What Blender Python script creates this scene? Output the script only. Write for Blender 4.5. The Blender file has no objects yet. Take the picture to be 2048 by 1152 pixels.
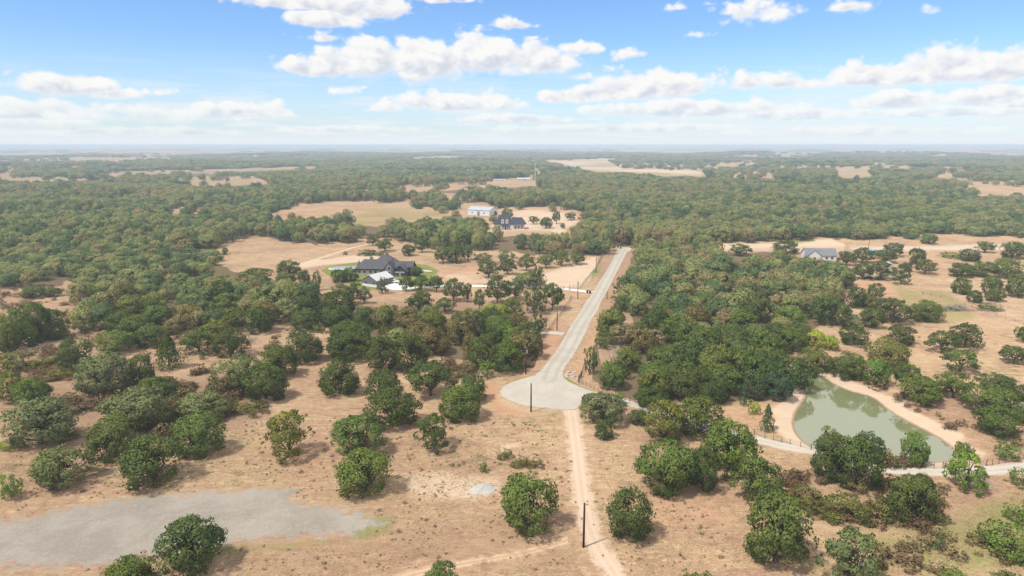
import bpy, bmesh, math, random
import numpy as np
from mathutils import Vector, Matrix
random.seed(7); RS = np.random.RandomState(7)
PI = math.pi
scene = bpy.context.scene
COL = scene.collection
# ------------------------------------------------------------------ camera
CAM_H = 66.0; FPX = 1365.0; PITCH = math.radians(11.85)
cam_data = bpy.data.cameras.new('drone_camera'); cam = bpy.data.objects.new('drone_camera', cam_data); COL.objects.link(cam)
cam_data.sensor_width = 36.0; cam_data.lens = 36.0 * FPX / 2048.0
cam_data.clip_start = 1.0; cam_data.clip_end = 120000.0
cam.location = (0, 0, CAM_H); cam.rotation_euler = (PI/2 - PITCH, 0, 0)
scene.camera = cam
# ------------------------------------------------------------------ light and exposure
SUN_EL = math.radians(57); SUN_AZ = math.radians(-124)      # azimuth from +Y (view direction), negative = to the left
sun_dir = Vector((math.sin(SUN_AZ)*math.cos(SUN_EL), math.cos(SUN_AZ)*math.cos(SUN_EL), math.sin(SUN_EL)))
sd_ = bpy.data.lights.new('sun', 'SUN'); sun = bpy.data.objects.new('sun', sd_); COL.objects.link(sun)
sd_.energy = 2.9; sd_.angle = math.radians(3.5); sd_.color = (1.0, 0.93, 0.82)
sun.rotation_euler = sun_dir.to_track_quat('Z', 'Y').to_euler()
scene.view_settings.view_transform = 'Standard'; scene.view_settings.look = 'None'
scene.view_settings.gamma = 1.0; scene.view_settings.use_curve_mapping = False
scene.view_settings.exposure = 0.65
cy = scene.cycles
cy.max_bounces = 6; cy.diffuse_bounces = 3; cy.glossy_bounces = 3; cy.transmission_bounces = 3; cy.volume_bounces = 2
cy.transparent_max_bounces = 8; cy.caustics_reflective = False; cy.caustics_refractive = False
cy.use_denoising = True
try: cy.denoiser = 'OPENIMAGEDENOISE'
except Exception: pass

def ray(px, py):
    zc = -(py - 576.0) / FPX; xc = (px - 1024.0) / FPX
    return (xc, math.cos(PITCH) + zc*math.sin(PITCH), -math.sin(PITCH) + zc*math.cos(PITCH))
def project(x, y, z):                                        # world -> photo pixel and depth (arrays allowed)
    dz = z - CAM_H
    dep = y*math.cos(PITCH) - dz*math.sin(PITCH)
    up = y*math.sin(PITCH) + dz*math.cos(PITCH)
    d = np.where(dep < 1, 1, dep)
    return 1024 + FPX*x/d, 576 - FPX*up/d, dep

# ------------------------------------------------------------------ node helpers
class NT:
    def __init__(s, tree): s.t = tree; s.n = tree.nodes; s.l = tree.links
    def add(s, typ, **kw):
        n = s.n.new(typ)
        for k, v in kw.items(): setattr(n, k, v)
        return n
    def put(s, node, key, v):
        i = node.inputs[key]
        if hasattr(v, 'is_linked') or isinstance(v, bpy.types.NodeSocket): s.l.new(v, i)
        else:
            try: i.default_value = v
            except Exception: i.default_value = (*v, 1.0) if len(v) == 3 else v[:3]
    def math(s, op, a, b=None, c=None, clamp=False):
        n = s.add('ShaderNodeMath', operation=op); n.use_clamp = clamp
        s.put(n, 0, a)
        if b is not None: s.put(n, 1, b)
        if c is not None: s.put(n, 2, c)
        return n.outputs[0]
    def mix(s, f, a, b, blend='MIX'):
        n = s.add('ShaderNodeMix', data_type='RGBA', blend_type=blend)
        s.put(n, 0, f); s.put(n, 6, a); s.put(n, 7, b)
        return n.outputs[2]
    def noise(s, vec, scale, detail=4, rough=0.55, dist=0.0, dim='3D'):
        n = s.add('ShaderNodeTexNoise', noise_dimensions=dim); n.inputs['Scale'].default_value = scale; n.inputs['Detail'].default_value = detail
        n.inputs['Roughness'].default_value = rough; n.inputs['Distortion'].default_value = dist
        if vec is not None: s.l.new(vec, n.inputs['Vector'])
        return n.outputs['Fac']
    def step(s, v, lo, hi):
        n = s.add('ShaderNodeMapRange', interpolation_type='SMOOTHSTEP')
        s.put(n, 0, v); s.put(n, 1, lo); s.put(n, 2, hi); return n.outputs[0]
    def ramp(s, v, stops):
        n = s.add('ShaderNodeValToRGB'); e = n.color_ramp.elements
        while len(e) < len(stops): e.new(0.5)
        for i, (p, c) in enumerate(stops): e[i].position = p; e[i].color = (*c, 1)
        s.l.new(v, n.inputs[0]); return n.outputs[0]
    def scaled(s, vec, sc, loc=(0, 0, 0)):
        n = s.add('ShaderNodeMapping'); n.inputs['Scale'].default_value = sc; n.inputs['Location'].default_value = loc
        s.l.new(vec, n.inputs['Vector']); return n.outputs[0]
def new_mat(name):
    m = bpy.data.materials.new(name); m.use_nodes = True; t = NT(m.node_tree); t.n.clear()
    out = t.add('ShaderNodeOutputMaterial'); return m, t, out

# ------------------------------------------------------------------ sky: daylight with broken cumulus
world = bpy.data.worlds.new('World'); scene.world = world; world.use_nodes = True
w = NT(world.node_tree); w.n.clear()
wout = w.add('ShaderNodeOutputWorld'); bg = w.add('ShaderNodeBackground'); w.l.new(bg.outputs[0], wout.inputs[0])
SKY_STRENGTH = 0.125; CLOUD_LIT = (5.0, 4.95, 4.85); CLOUD_DARK = (3.35, 3.55, 4.05); SKY_TINT = (0.57, 0.71, 0.90); SKY_VEIL = (4.25, 4.6, 4.85)
bg.inputs[1].default_value = SKY_STRENGTH
sky = w.add('ShaderNodeTexSky', sky_type='NISHITA'); sky.sun_disc = False
sky.sun_elevation = SUN_EL; sky.sun_rotation = SUN_AZ % (2*PI); sky.altitude = 300; sky.air_density = 1.0; sky.dust_density = 0.6; sky.ozone_density = 2.0
tc = w.add('ShaderNodeTexCoord'); sep = w.add('ShaderNodeSeparateXYZ'); w.l.new(tc.outputs['Generated'], sep.inputs[0])
X, Y, Z = sep.outputs
az = w.math('ARCTAN2', X, Y)
rad = w.math('SQRT', w.math('ADD', w.math('MULTIPLY', X, X), w.math('MULTIPLY', Y, Y)))
el = w.math('DIVIDE', Z, w.math('MAXIMUM', rad, 0.02))
def blob_group():
    g = bpy.data.node_groups.new('cloud_puff', 'ShaderNodeTree')
    for nme in ('az', 'el', 'cx', 'cy', 'rx', 'ry'): g.interface.new_socket(nme, in_out='INPUT', socket_type='NodeSocketFloat')
    for nme in ('body', 'low'): g.interface.new_socket(nme, in_out='OUTPUT', socket_type='NodeSocketFloat')
    t = NT(g); i = t.add('NodeGroupInput'); o = t.add('NodeGroupOutput')
    dx = t.math('DIVIDE', t.math('SUBTRACT', i.outputs[0], i.outputs[2]), i.outputs[4])
    dy = t.math('DIVIDE', t.math('SUBTRACT', i.outputs[1], i.outputs[3]), i.outputs[5])
    dyn = t.math('MAXIMUM', dy, t.math('MULTIPLY', dy, -1.7))
    t.l.new(t.math('SUBTRACT', 1.0, t.math('SQRT', t.math('ADD', t.math('MULTIPLY', dx, dx), t.math('MULTIPLY', dyn, dyn)))), o.inputs[0])
    t.l.new(dy, o.inputs[1])
    return g
BG = blob_group()
PUFFS = [(740,12,120,34),(600,4,130,20),(650,34,90,26),(880,0,60,10),(640,132,90,30),(735,112,125,52),(700,122,90,40),(850,116,130,56),(960,108,120,54),
 (1080,112,95,48),(1160,94,50,20),(655,72,55,18),(1035,47,52,16),(1500,22,78,34),(1385,66,42,13),(1350,14,30,10),(1690,13,50,12),(1870,18,40,17),
 (140,168,100,26),(215,182,80,18),(292,183,40,11),(318,224,76,24),(480,222,100,24),(555,229,42,11),(755,213,66,20),(920,202,150,27),
 (1150,190,100,20),(1290,168,130,34),(1220,184,150,22),(1385,178,60,20),(1490,164,55,22),(1575,164,70,19),(1780,146,160,32),(1920,130,130,42),
 (2050,124,110,40),(1690,158,80,19),(1800,197,85,24),(1380,216,240,24),(2010,192,100,26),(1570,228,200,17),(50,217,130,24),(50,247,130,16),
 (680,181,44,11),(1250,107,30,14),(1160,152,30,12),(1040,236,150,13),(1890,222,160,16),(690,258,200,11),(1250,255,300,12),(1700,262,260,12),(300,262,220,10)]
body = None; low = None
for (px, py, rx, ry) in PUFFS:
    d = ray(px, py); a0 = math.atan2(d[0], d[1]); e0 = d[2]/math.hypot(d[0], d[1])
    n = w.add('ShaderNodeGroup'); n.node_tree = BG
    w.l.new(az, n.inputs[0]); w.l.new(el, n.inputs[1]); gain = 0.42 if rx < 48 else 0.62 if rx < 85 else 1.0
    for k, v in zip((2, 3, 4, 5), (a0, e0 - 0.25*ry/FPX, rx*1.0/FPX, ry*1.12/FPX)): n.inputs[k].default_value = v
    nb_ = n.outputs[0] if gain == 1.0 else w.math('MULTIPLY', n.outputs[0], gain)
    if body is None: body, low = nb_, n.outputs[1]
    else:
        gt = w.math('GREATER_THAN', nb_, body)
        low = w.math('ADD', w.math('MULTIPLY', low, w.math('SUBTRACT', 1.0, gt)), w.math('MULTIPLY', n.outputs[1], gt))
        body = w.math('MAXIMUM', body, nb_)
comb = w.add('ShaderNodeCombineXYZ'); w.l.new(az, comb.inputs[0]); w.l.new(w.math('MULTIPLY', el, 1.45), comb.inputs[1])
cv = comb.outputs[0]
def billow(vec):
    a = w.noise(vec, 11, 6, 0.56, 0.0, '2D')
    v1 = w.add('ShaderNodeTexVoronoi', feature='SMOOTH_F1', voronoi_dimensions='2D'); v1.inputs['Scale'].default_value = 26; v1.inputs['Smoothness'].default_value = 0.35; v1.inputs['Detail'].default_value = 2.0; v1.inputs['Roughness'].default_value = 0.55
    wob = w.add('ShaderNodeVectorMath', operation='ADD'); w.l.new(vec, wob.inputs[0])
    dn = w.add('ShaderNodeTexNoise', noise_dimensions='2D'); dn.inputs['Scale'].default_value = 30; dn.inputs['Detail'].default_value = 3; w.l.new(vec, dn.inputs['Vector'])
    sc = w.add('ShaderNodeVectorMath', operation='SCALE'); w.l.new(dn.outputs['Color'], sc.inputs[0]); sc.inputs['Scale'].default_value = 0.022; w.l.new(sc.outputs[0], wob.inputs[1])
    w.l.new(wob.outputs[0], v1.inputs['Vector'])
    return w.math('ADD', w.math('MULTIPLY', w.math('SUBTRACT', a, 0.5), 1.35), w.math('MULTIPLY', w.math('SUBTRACT', 0.42, v1.outputs['Distance']), 1.05))
nb = billow(cv); nb_lit = billow(w.scaled(cv, (1, 1, 1), (-0.010, 0.013, 0)))
# clouds all round, beyond what the listed puffs cover (same kind of broken cumulus)
dirn = w.scaled(tc.outputs['Generated'], (1, 1, 2.4)); nall = w.noise(dirn, 3.2, 5, 0.52)
outside = w.math('MAXIMUM', w.step(w.math('ABSOLUTE', az), 0.66, 0.85), w.step(el, 0.205, 0.27))
general = w.math('MULTIPLY', w.math('MULTIPLY', w.math('SUBTRACT', nall, 0.37), 4.5), outside)
general = w.math('SUBTRACT', general, w.math('MULTIPLY', w.math('SUBTRACT', 1.0, outside), 1.5))
field = w.math('MAXIMUM', w.math('MAXIMUM', body, -1.2), general)
dens = w.math('ADD', w.math('ADD', field, 0.27), w.math('MULTIPLY', nb, w.math('SUBTRACT', 0.68, w.math('MULTIPLY', w.math('MAXIMUM', w.math('MINIMUM', field, 1.0), 0.0), 0.42))))
soft = w.math('ADD', 0.38, w.math('MULTIPLY', w.step(low, 0.1, -0.7), 0.45))
cover = w.step(w.math('DIVIDE', w.math('SUBTRACT', dens, 0.08), soft), 0.0, 1.0)
thick = w.step(dens, 0.10, 0.75)
relief = w.math('MULTIPLY', w.math('SUBTRACT', nb_lit, nb), 0.9)
under = w.math('MULTIPLY', w.step(w.math('ADD', w.math('MULTIPLY', low, -0.8), relief), -0.60, 0.75), thick)
ccol = w.mix(under, CLOUD_LIT, CLOUD_DARK)
skyc = w.mix(1.0, sky.outputs[0], SKY_TINT, 'MULTIPLY')
strk = w.noise(w.scaled(cv, (1, 7, 1)), 6, 6, 0.6, 0.0, '2D')
veil = w.math('ADD', w.math('MULTIPLY', w.step(el, 0.15, -0.01), 0.50), w.math('MULTIPLY', w.math('MULTIPLY', w.step(strk, 0.44, 0.66), w.step(el, 0.13, 0.03)), 0.5), clamp=True)
veil = w.math('MAXIMUM', veil, w.step(el, 0.05, -0.005))
skyc = w.mix(veil, skyc, SKY_VEIL)
far_fade = w.step(el, 0.0, 0.07)
cover = w.math('MULTIPLY', cover, w.math('ADD', 0.35, w.math('MULTIPLY', far_fade, 0.62)))
w.l.new(w.mix(cover, skyc, ccol), bg.inputs[0])

# ------------------------------------------------------------------ terrain
_sn = np.random.RandomState(3)
def _sines(x, y, wl, k, seed):
    r = np.random.RandomState(seed); o = 0
    for i in range(k):
        a = r.uniform(0, 2*PI); L = wl*r.uniform(0.6, 1.6); o = o + np.sin((x*math.cos(a)+y*math.sin(a))*2*PI/L + r.uniform(0, 6.28))
    return o/math.sqrt(k)
def _ramp(v, a, b):
    t = np.clip((v-a)/(b-a), 0, 1); return t*t*(3-2*t)
def sdf(px, py, poly):                                       # signed distance, positive inside
    px = np.asarray(px, float); py = np.asarray(py, float); P = np.asarray(poly, float)
    d = np.full(px.shape, 1e18); ins = np.zeros(px.shape, bool); n = len(P)
    for i in range(n):
        ax, ay = P[i]; bx, by = P[(i+1) % n]; ex, ey = bx-ax, by-ay
        L = ex*ex+ey*ey+1e-12; t = np.clip(((px-ax)*ex+(py-ay)*ey)/L, 0, 1)
        d = np.minimum(d, (px-ax-t*ex)**2+(py-ay-t*ey)**2)
        c = ((ay > py) != (by > py))
        if by != ay: ins ^= c & (px < (bx-ax)*(py-ay)/(by-ay)+ax)
    d = np.sqrt(d); return np.where(ins, d, -d)
def Gz(px, py, z=0.0):
    d = ray(px, py); t = (z-CAM_H)/d[2]; return np.array((d[0]*t, d[1]*t))
WATER_Z = -0.9
def curve(pts, closed=True, n=6):                            # Catmull-Rom through points
    P = [np.array(p, float) for p in pts]; m = len(P); out = []
    rng = range(m) if closed else range(m-1)
    for i in rng:
        g = (lambda k: P[k % m]) if closed else (lambda k: P[min(max(k, 0), m-1)])
        p0, p1, p2, p3 = g(i-1), g(i), g(i+1), g(i+2)
        for k in range(n):
            t = k/n; out.append(0.5*((2*p1)+(p2-p0)*t+(2*p0-5*p1+4*p2-p3)*t*t+(3*p1-p0-3*p2+p3)*t**3))
    if not closed: out.append(P[-1])
    return out
POND_PX = [(1582,747),(1615,747),(1648,755),(1668,768),(1700,782),(1745,795),(1775,818),(1815,843),(1858,865),(1892,885),(1910,902),(1912,915),(1895,923),
           (1840,925),(1780,924),(1720,918),(1660,908),(1622,894),(1596,872),(1587,852),(1588,832),(1598,812),(1610,795),(1608,778),(1596,764)]
POND = [tuple(Gz(p[0], p[1], WATER_Z)) for p in curve(POND_PX, True, 4)]
def terr(x, y):
    x = np.asarray(x, float); y = np.asarray(y, float); r = np.hypot(x, y)
    z = 0.28*_sines(x, y, 75, 5, 11)*_ramp(r, 60, 110)
    far = 6.0*_ramp(r, 700, 2200) + 13.0*_ramp(r, 2200, 7000)
    z = z + far*0.75*_sines(x, y*1.3, 1300, 7, 21)
    return z
def ground_z(x, y):
    x = np.asarray(x, float); y = np.asarray(y, float)
    z = terr(x, y)
    m = (np.abs(x-85) < 80) & (y > 110) & (y < 330)
    if np.any(m):
        s = sdf(x[m], y[m], POND)
        k = _ramp(s, -4.5, 0.6); zz = z[m]*(1-k) + (WATER_Z-0.02)*k - 1.6*_ramp(s, 0.3, 6)
        z = z.copy(); z[m] = zz
    return z
def G(px, py):                                               # photo pixel -> ground point
    z = 0.0
    for _ in range(6):
        p = Gz(px, py, z); z = float(ground_z(np.array([p[0]]), np.array([p[1]]))[0])
    p = Gz(px, py, z)
    return Vector((p[0], p[1], z))
def gz1(x, y): return float(ground_z(np.array([x]), np.array([y]))[0])

# ------------------------------------------------------------------ painted ground kinds (photo-pixel outlines -> weights of soil kinds)
# channels: 0 dry-green grass, 1 pale sand, 2 red soil, 3 leaf litter / brush, 4 wooded (far), 5 grey gravel
PAINT = [
 (0, [(700,1030),(775,1025),(790,1045),(775,1072),(720,1080),(690,1060)], 0.62, 14), (0, [(60,1030),(300,985),(560,968),(620,985),(560,985),(300,1000),(80,1045)], 0.32, 10), (0, [(430,1090),(620,1080),(720,1078),(600,1098),(430,1120)], 0.45, 8),

 (0, [(643,541),(660,533),(690,528),(716,525),(760,523),(810,526),(850,530),(877,541),(870,550),(862,558),(885,566),(893,573),(850,574),(760,580),(720,577),(690,564),(660,553)], 1.6, 2),
 (0, [(690,432),(760,412),(900,420),(880,440),(760,452),(680,452)], 0.42, 10),
 (0, [(1126,752),(1135,757),(1160,772),(1190,784),(1175,786),(1150,777),(1132,766)], 1.5, 3),
 (0, [(1152,803),(1168,797),(1185,800),(1180,812),(1160,815),(1150,812)], 1.5, 3),
 (0, [(1010,765),(1060,750),(1075,745),(1050,760),(1010,772)], 0.6, 4),
 (0, [(1720,1150),(1700,1060),(1860,1030),(2048,980),(2100,1152)], 0.55, 40),
 (0, [(1185,540),(1205,527),(1200,545),(1180,565)], 0.7, 4),
 (0, [(1780,560),(1830,575),(1900,580),(1960,640),(1900,650),(1830,645),(1800,610)], 0.45, 12),
 (0, [(1280,470),(1300,480),(1390,490),(1400,500),(1290,500)], 0.2, 6),
 (0, [(1580,475),(1625,474),(1630,482),(1580,490)], 0.8, 5),
 (0, [(880,880),(1010,860),(1140,850),(1140,960),(1020,940)], 0.12, 30),
 (1, [(660,518),(700,512),(770,508),(760,522),(700,526),(650,530),(620,535),(560,540),(620,520)], 1.0, 5),
 (1, [(1085,548),(1195,512),(1198,540),(1165,576),(1090,575)], 0.85, 6),
 (1, [(860,545),(960,540),(1050,550),(1090,575),(900,570)], 0.45, 8),
 (1, [(970,465),(985,450),(1000,425),(1060,418),(1140,425),(1165,440),(1130,460),(1145,480),(1120,480),(1100,462),(1050,462)], 0.7, 5),
 (1, [(1420,492),(1440,488),(1530,488),(1600,482),(1660,477),(1690,488),(1690,505),(1600,505),(1450,503)], 0.9, 4),
 (1, [(1700,492),(1850,492),(2060,486),(2060,500),(1760,502)], 0.75, 4),
 (1, [(800,950),(870,940),(1000,955),(1010,985),(940,1000),(820,995)], 0.75, 22),
 (1, [(1000,890),(1050,880),(1040,892),(1000,905)], 0.55, 6),
 (1, [(1060,765),(1000,770),(985,790),(1000,815),(1060,830),(1130,828),(1160,820),(1240,800),(1100,745)], 0.35, 8),
 (1, [(590,790),(640,830),(600,840)], 0.2, 20),
 (1, [(0,700),(60,690),(130,670),(140,680),(60,712),(0,720)], 0.5, 8),
 (1, [(420,520),(470,500),(600,495),(720,487),(735,492),(640,512),(560,545),(470,530)], 0.25, 8),
 (1, [(1090,322),(1215,317),(1222,328),(1245,337),(1390,340),(1420,350),(1330,350),(1220,344),(1170,338),(1140,330)], 0.8, 2),
 (1, [(1800,560),(1900,540),(2048,600),(2048,660),(1900,600)], 0.35, 25),
 (2, [(970,770),(1000,765),(995,790),(1010,812),(1060,826),(1060,832),(1000,825),(975,800)], 1.1, 7),
 (2, [(1040,745),(1080,690),(1110,660),(1130,668),(1090,720),(1060,750),(1010,765)], 0.8, 8),
 (2, [(1150,745),(1165,700),(1200,640),(1215,640),(1190,690),(1180,740),(1170,765)], 0.8, 8),
 (2, [(1205,630),(1225,560),(1250,500),(1268,500),(1250,560),(1225,640)], 0.6, 7),
 (2, [(1180,790),(1160,770),(1200,770),(1290,800),(1270,815)], 0.55, 9),
 (2, [(870,540),(960,530),(1000,548),(960,560),(880,555)], 0.8, 10),
 (2, [(1010,420),(1130,416),(1150,428),(1060,432),(1000,440)], 0.8, 5),
 (2, [(1700,560),(1760,560),(1800,580),(1780,590),(1690,572)], 0.8, 10),
 (2, [(1440,815),(1570,800),(1600,830),(1560,870),(1440,850)], 0.6, 18),
 (2, [(1640,765),(1780,790),(1900,850),(2048,870),(2048,900),(1920,890),(1780,830)], 0.4, 18),
 (2, [(1290,960),(1480,960),(1480,1060),(1300,1080)], 0.55, 45),
 (2, [(520,880),(690,840),(700,960),(520,960)], 0.5, 50),
 (2, [(640,1090),(1150,1010),(1150,1060),(650,1152)], 0.4, 40),
 (2, [(870,960),(880,985),(820,1010),(690,1000)], 0.35, 30),
 (2, [(740,420),(810,400),(830,410),(700,435),(520,440),(600,410)], 0.4, 10),
 (3, [(90,760),(200,800),(420,740),(530,730),(540,830),(420,880),(300,830),(60,860)], 0.75, 40),
 (3, [(0,720),(130,690),(160,740),(0,800)], 0.6, 20),
 (3, [(860,730),(950,710),(960,750),(880,765)], 0.5, 12),
 (3, [(1480,930),(1600,930),(1900,970),(2048,980),(2048,1080),(1800,1080),(1560,1050)], 0.45, 35),
 (3, [(640,1050),(1000,1010),(1150,1030),(1150,1152),(560,1152),(520,1100)], 0.40, 60),
 (3, [(700,605),(930,600),(1110,600),(1100,650),(950,650),(760,640)], 0.6, 10),
 (3, [(1190,500),(1700,490),(1700,600),(1590,680),(1580,800),(1200,790)], 0.5, 10),
]
CLEAR = [
 ([(1540,305.5),(1640,305),(1650,309),(1550,309)], 0.9), ([(1715,323),(1790,325),(1825,333),(1800,334),(1740,327)], 0.9), ([(1890,330),(1935,331),(1930,336),(1895,336)], 0.9), ([(110,312),(340,310),(360,318),(150,322)], 0.7), ([(1180,322),(1215,330),(1180,342),(1165,340),(1195,330)], 0.9), ([(1560,352),(1700,356),(1720,362),(1580,360)], 0.6), ([(640,352),(720,350),(760,356),(660,358)], 0.6), ([(200,398),(330,392),(340,398),(220,405)], 0.5),
 ([(988,434),(1052,434),(1055,455),(988,455)], 1.0), ([(932,411),(986,411),(986,431),(936,431)], 0.95), ([(1610,496),(1672,496),(1672,511),(1612,511)], 0.95), ([(1060,330),(1078,330),(1078,372),(1060,372)], 0.7), ([(990,358),(1072,358),(1072,370),(990,370)], 1.0), ([(570,492),(700,486),(740,490),(590,532)], 1.0),
 ([(425,522),(440,498),(560,490),(700,486),(735,489),(650,510),(590,530),(560,545),(500,540),(470,530)], 1.0),
 ([(590,535),(650,518),(720,498),(800,500),(900,500),(1000,500),(1060,510),(1100,510),(1200,512),(1190,560),(1150,600),(1110,645),(1090,670),(1050,628),(940,625),(800,610),(720,605),(640,590)], 1.0),
 ([(1225,494),(1272,494),(1258,530),(1235,590),(1205,650),(1185,700),(1185,760),(1260,800),(960,780),(1000,745),(1070,735),(1085,690),(1120,640),(1165,575),(1195,520)], 1.0),
 ([(955,452),(985,418),(1130,412),(1168,438),(1135,465),(1145,485),(1120,482),(1100,465),(1050,468),(990,470)], 0.97),
 ([(690,432),(760,410),(900,418),(930,425),(880,440),(760,452),(680,452)], 0.95),
 ([(520,440),(560,422),(600,405),(700,402),(830,402),(820,416),(700,432),(600,438)], 0.95),
 ([(905,418),(940,405),(985,412),(980,432),(930,436)], 1.0),
 ([(1410,494),(1440,486),(1530,486),(1600,480),(1660,474),(1700,486),(1690,508),(1600,506),(1450,505)], 1.0),
 ([(1690,488),(1850,480),(2060,476),(2060,505),(1760,505)], 0.95),
 ([(1690,560),(1740,500),(1850,500),(1900,560),(2060,600),(2060,900),(1580,800),(1600,700),(1760,660)], 1.0),
 ([(1590,500),(1690,495),(1690,520),(1620,520)], 1.0),
 ([(1285,412),(1300,418),(1370,416),(1340,425),(1290,422)], 0.9),
 ([(1090,322),(1215,317),(1222,328),(1245,337),(1390,340),(1420,350),(1330,352),(1220,344),(1170,338),(1130,332)], 0.96),
 ([(1460,345),(1560,345),(1560,356),(1480,356)], 0.9), ([(1670,340),(1745,340),(1745,354),(1680,354)], 0.95),
 ([(1785,347),(1900,350),(2048,362),(2048,366),(1900,358)], 0.95), ([(1910,372),(2060,376),(2060,388),(1960,390)], 0.97),
 ([(1300,338),(1430,348),(1430,354),(1300,346)], 0.9), ([(1440,322),(1520,320),(1510,328),(1440,330)], 0.85),
 ([(200,346),(360,342),(640,331),(650,336),(420,346),(220,352)], 0.97),
 ([(0,353),(250,352),(240,358),(0,366)], 0.9), ([(340,358),(400,352),(520,350),(550,366),(460,372),(420,372),(380,385),(370,370)], 0.8),
 ([(320,430),(360,416),(440,412),(420,420),(330,436)], 0.9),
 ([(0,346),(10,340),(55,318),(62,316),(50,326),(18,345),(14,356),(0,356)], 0.9),
 ([(830,314),(920,311),(925,317),(830,319)], 0.9), ([(760,372),(880,366),(1000,362),(1060,362),(1060,372),(900,380),(820,385)], 0.85),
 ([(620,378),(760,376),(740,384),(640,388)], 0.7), ([(860,385),(930,388),(970,398),(900,402)], 0.7),
 ([(80,577),(165,577),(150,612),(60,612)], 1.0), ([(340,612),(372,612),(366,645),(330,640)], 1.0),
 ([(130,560),(170,570),(165,600),(110,600)], 0.9), ([(1440,556),(1475,556),(1470,580),(1435,572)], 0.9), ([(1235,620),(1262,622),(1270,668),(1250,660)], 1.0),
 ([(1515,610),(1560,612),(1545,635),(1500,632)], 0.8), ([(1195,690),(1240,690),(1250,740),(1205,745)], 1.0),
]
WOODS = [
 ([(150,605),(450,610),(560,655),(440,690),(330,695),(220,690),(150,660)], 0.5),
 ([(-400,270),(2450,270),(2450,560),(2100,560),(2048,480),(1900,468),(1700,480),(1440,484),(1272,498),(1225,497),(1190,517),(1080,522),(1000,503),(880,497),(800,484),(740,472),(690,492),(620,505),(560,476),(500,472),(440,492),(420,530),(0,560),(-400,560)], 1.0),
 ([(165,570),(300,585),(440,600),(450,660),(330,660),(200,625),(150,600)], 0.9),
 ([(-400,520),(430,515),(500,560),(600,582),(700,606),(700,652),(560,642),(430,625),(330,605),(170,570),(80,575),(0,580),(-400,600)], 0.95),
 ([(1268,498),(1440,502),(1560,500),(1700,545),(1690,600),(1640,650),(1590,690),(1584,775),(1500,800),(1400,808),(1262,800),(1190,775),(1170,740),(1190,690),(1222,640),(1240,560)], 1.0),
 ([(440,600),(640,600),(720,610),(800,622),(930,645),(1000,640),(1060,650),(1085,690),(1070,735),(1000,745),(940,722),(860,712),(740,690),(650,655),(520,650)], 0.9),
]
def openness(x, y):                                          # dry fields and clearings in the far country
    r = np.hypot(x, y); nf = _sines(x*0.42, y*1.0, 620, 8, 33)+0.45*_sines(x*0.6, y, 170, 5, 34)
    return _ramp(r, 800, 1700)*_ramp(nf, -0.12, 0.35)
def ragged(u, v):                                             # clearings have ragged, not ruled, edges
    k = np.clip((v-300)/130.0, 0.12, 1)
    return u+9*_sines(u, v*2.5, 60, 5, 61)+4*_sines(u, v*2.5, 21, 4, 62), v+k*(2.6*_sines(u, v*2.5, 70, 5, 63)+1.2*_sines(u, v*2.5, 22, 4, 64))
def cleared(u, v):
    d = np.ones(u.shape); u, v = ragged(u, v)
    for P, k in CLEAR: d = d*(1-k*_ramp(sdf(u, v, P), -1.0, 1.0))
    return d
def wood_density(u, v):
    d = np.zeros(u.shape); k_ = v < 545; ur, vr = ragged(u, v); u = np.where(k_, ur, u); v = np.where(k_, vr, v)
    for P, k in WOODS: d = np.maximum(d, k*_ramp(sdf(u, v, P), -3, 3))
    for P, k in CLEAR: d = d*(1-k*_ramp(sdf(u, v, P), -1.5, 1.5))
    return d
def soil_weights(x, y, z):
    u, v, dep = project(x, y, z)
    W = np.zeros((len(x), 6)); f = dep > 5
    uf, vf = u[f], v[f]; Wf = np.zeros((f.sum(), 6))
    for ch, P, k, fe in PAINT:
        q = np.array(P); m = (uf > q[:, 0].min()-fe) & (uf < q[:, 0].max()+fe) & (vf > q[:, 1].min()-fe) & (vf < q[:, 1].max()+fe)
        if m.any(): Wf[m, ch] = np.maximum(Wf[m, ch], (0.75 if ch == 2 else 1.0)*k*_ramp(sdf(uf[m], vf[m], P), -fe, fe))
    Wf[:, 4] = wood_density(uf, vf)*(1-openness(x[f], y[f]))
    W[f] = Wf
    r = np.hypot(x, y)
    W[~f, 4] = _ramp(r[~f], 400, 600)*0.9
    m = (np.abs(x-85) < 90) & (y > 100) & (y < 340)          # bare sandy bank round the pond
    if m.any():
        s = sdf(x[m], y[m], POND); nn = 1.5*_sines(x[m], y[m], 14, 4, 5)
        W[m, 1] = np.maximum(W[m, 1], _ramp(s+nn*0.7, -6.5, -2.2)*0.95)
        W[m, 3] = np.maximum(W[m, 3], 0.8*_ramp(s, -1.0, 0.2))
        W[m, 4] *= 1-_ramp(s, -8, -4)
    return W
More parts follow.
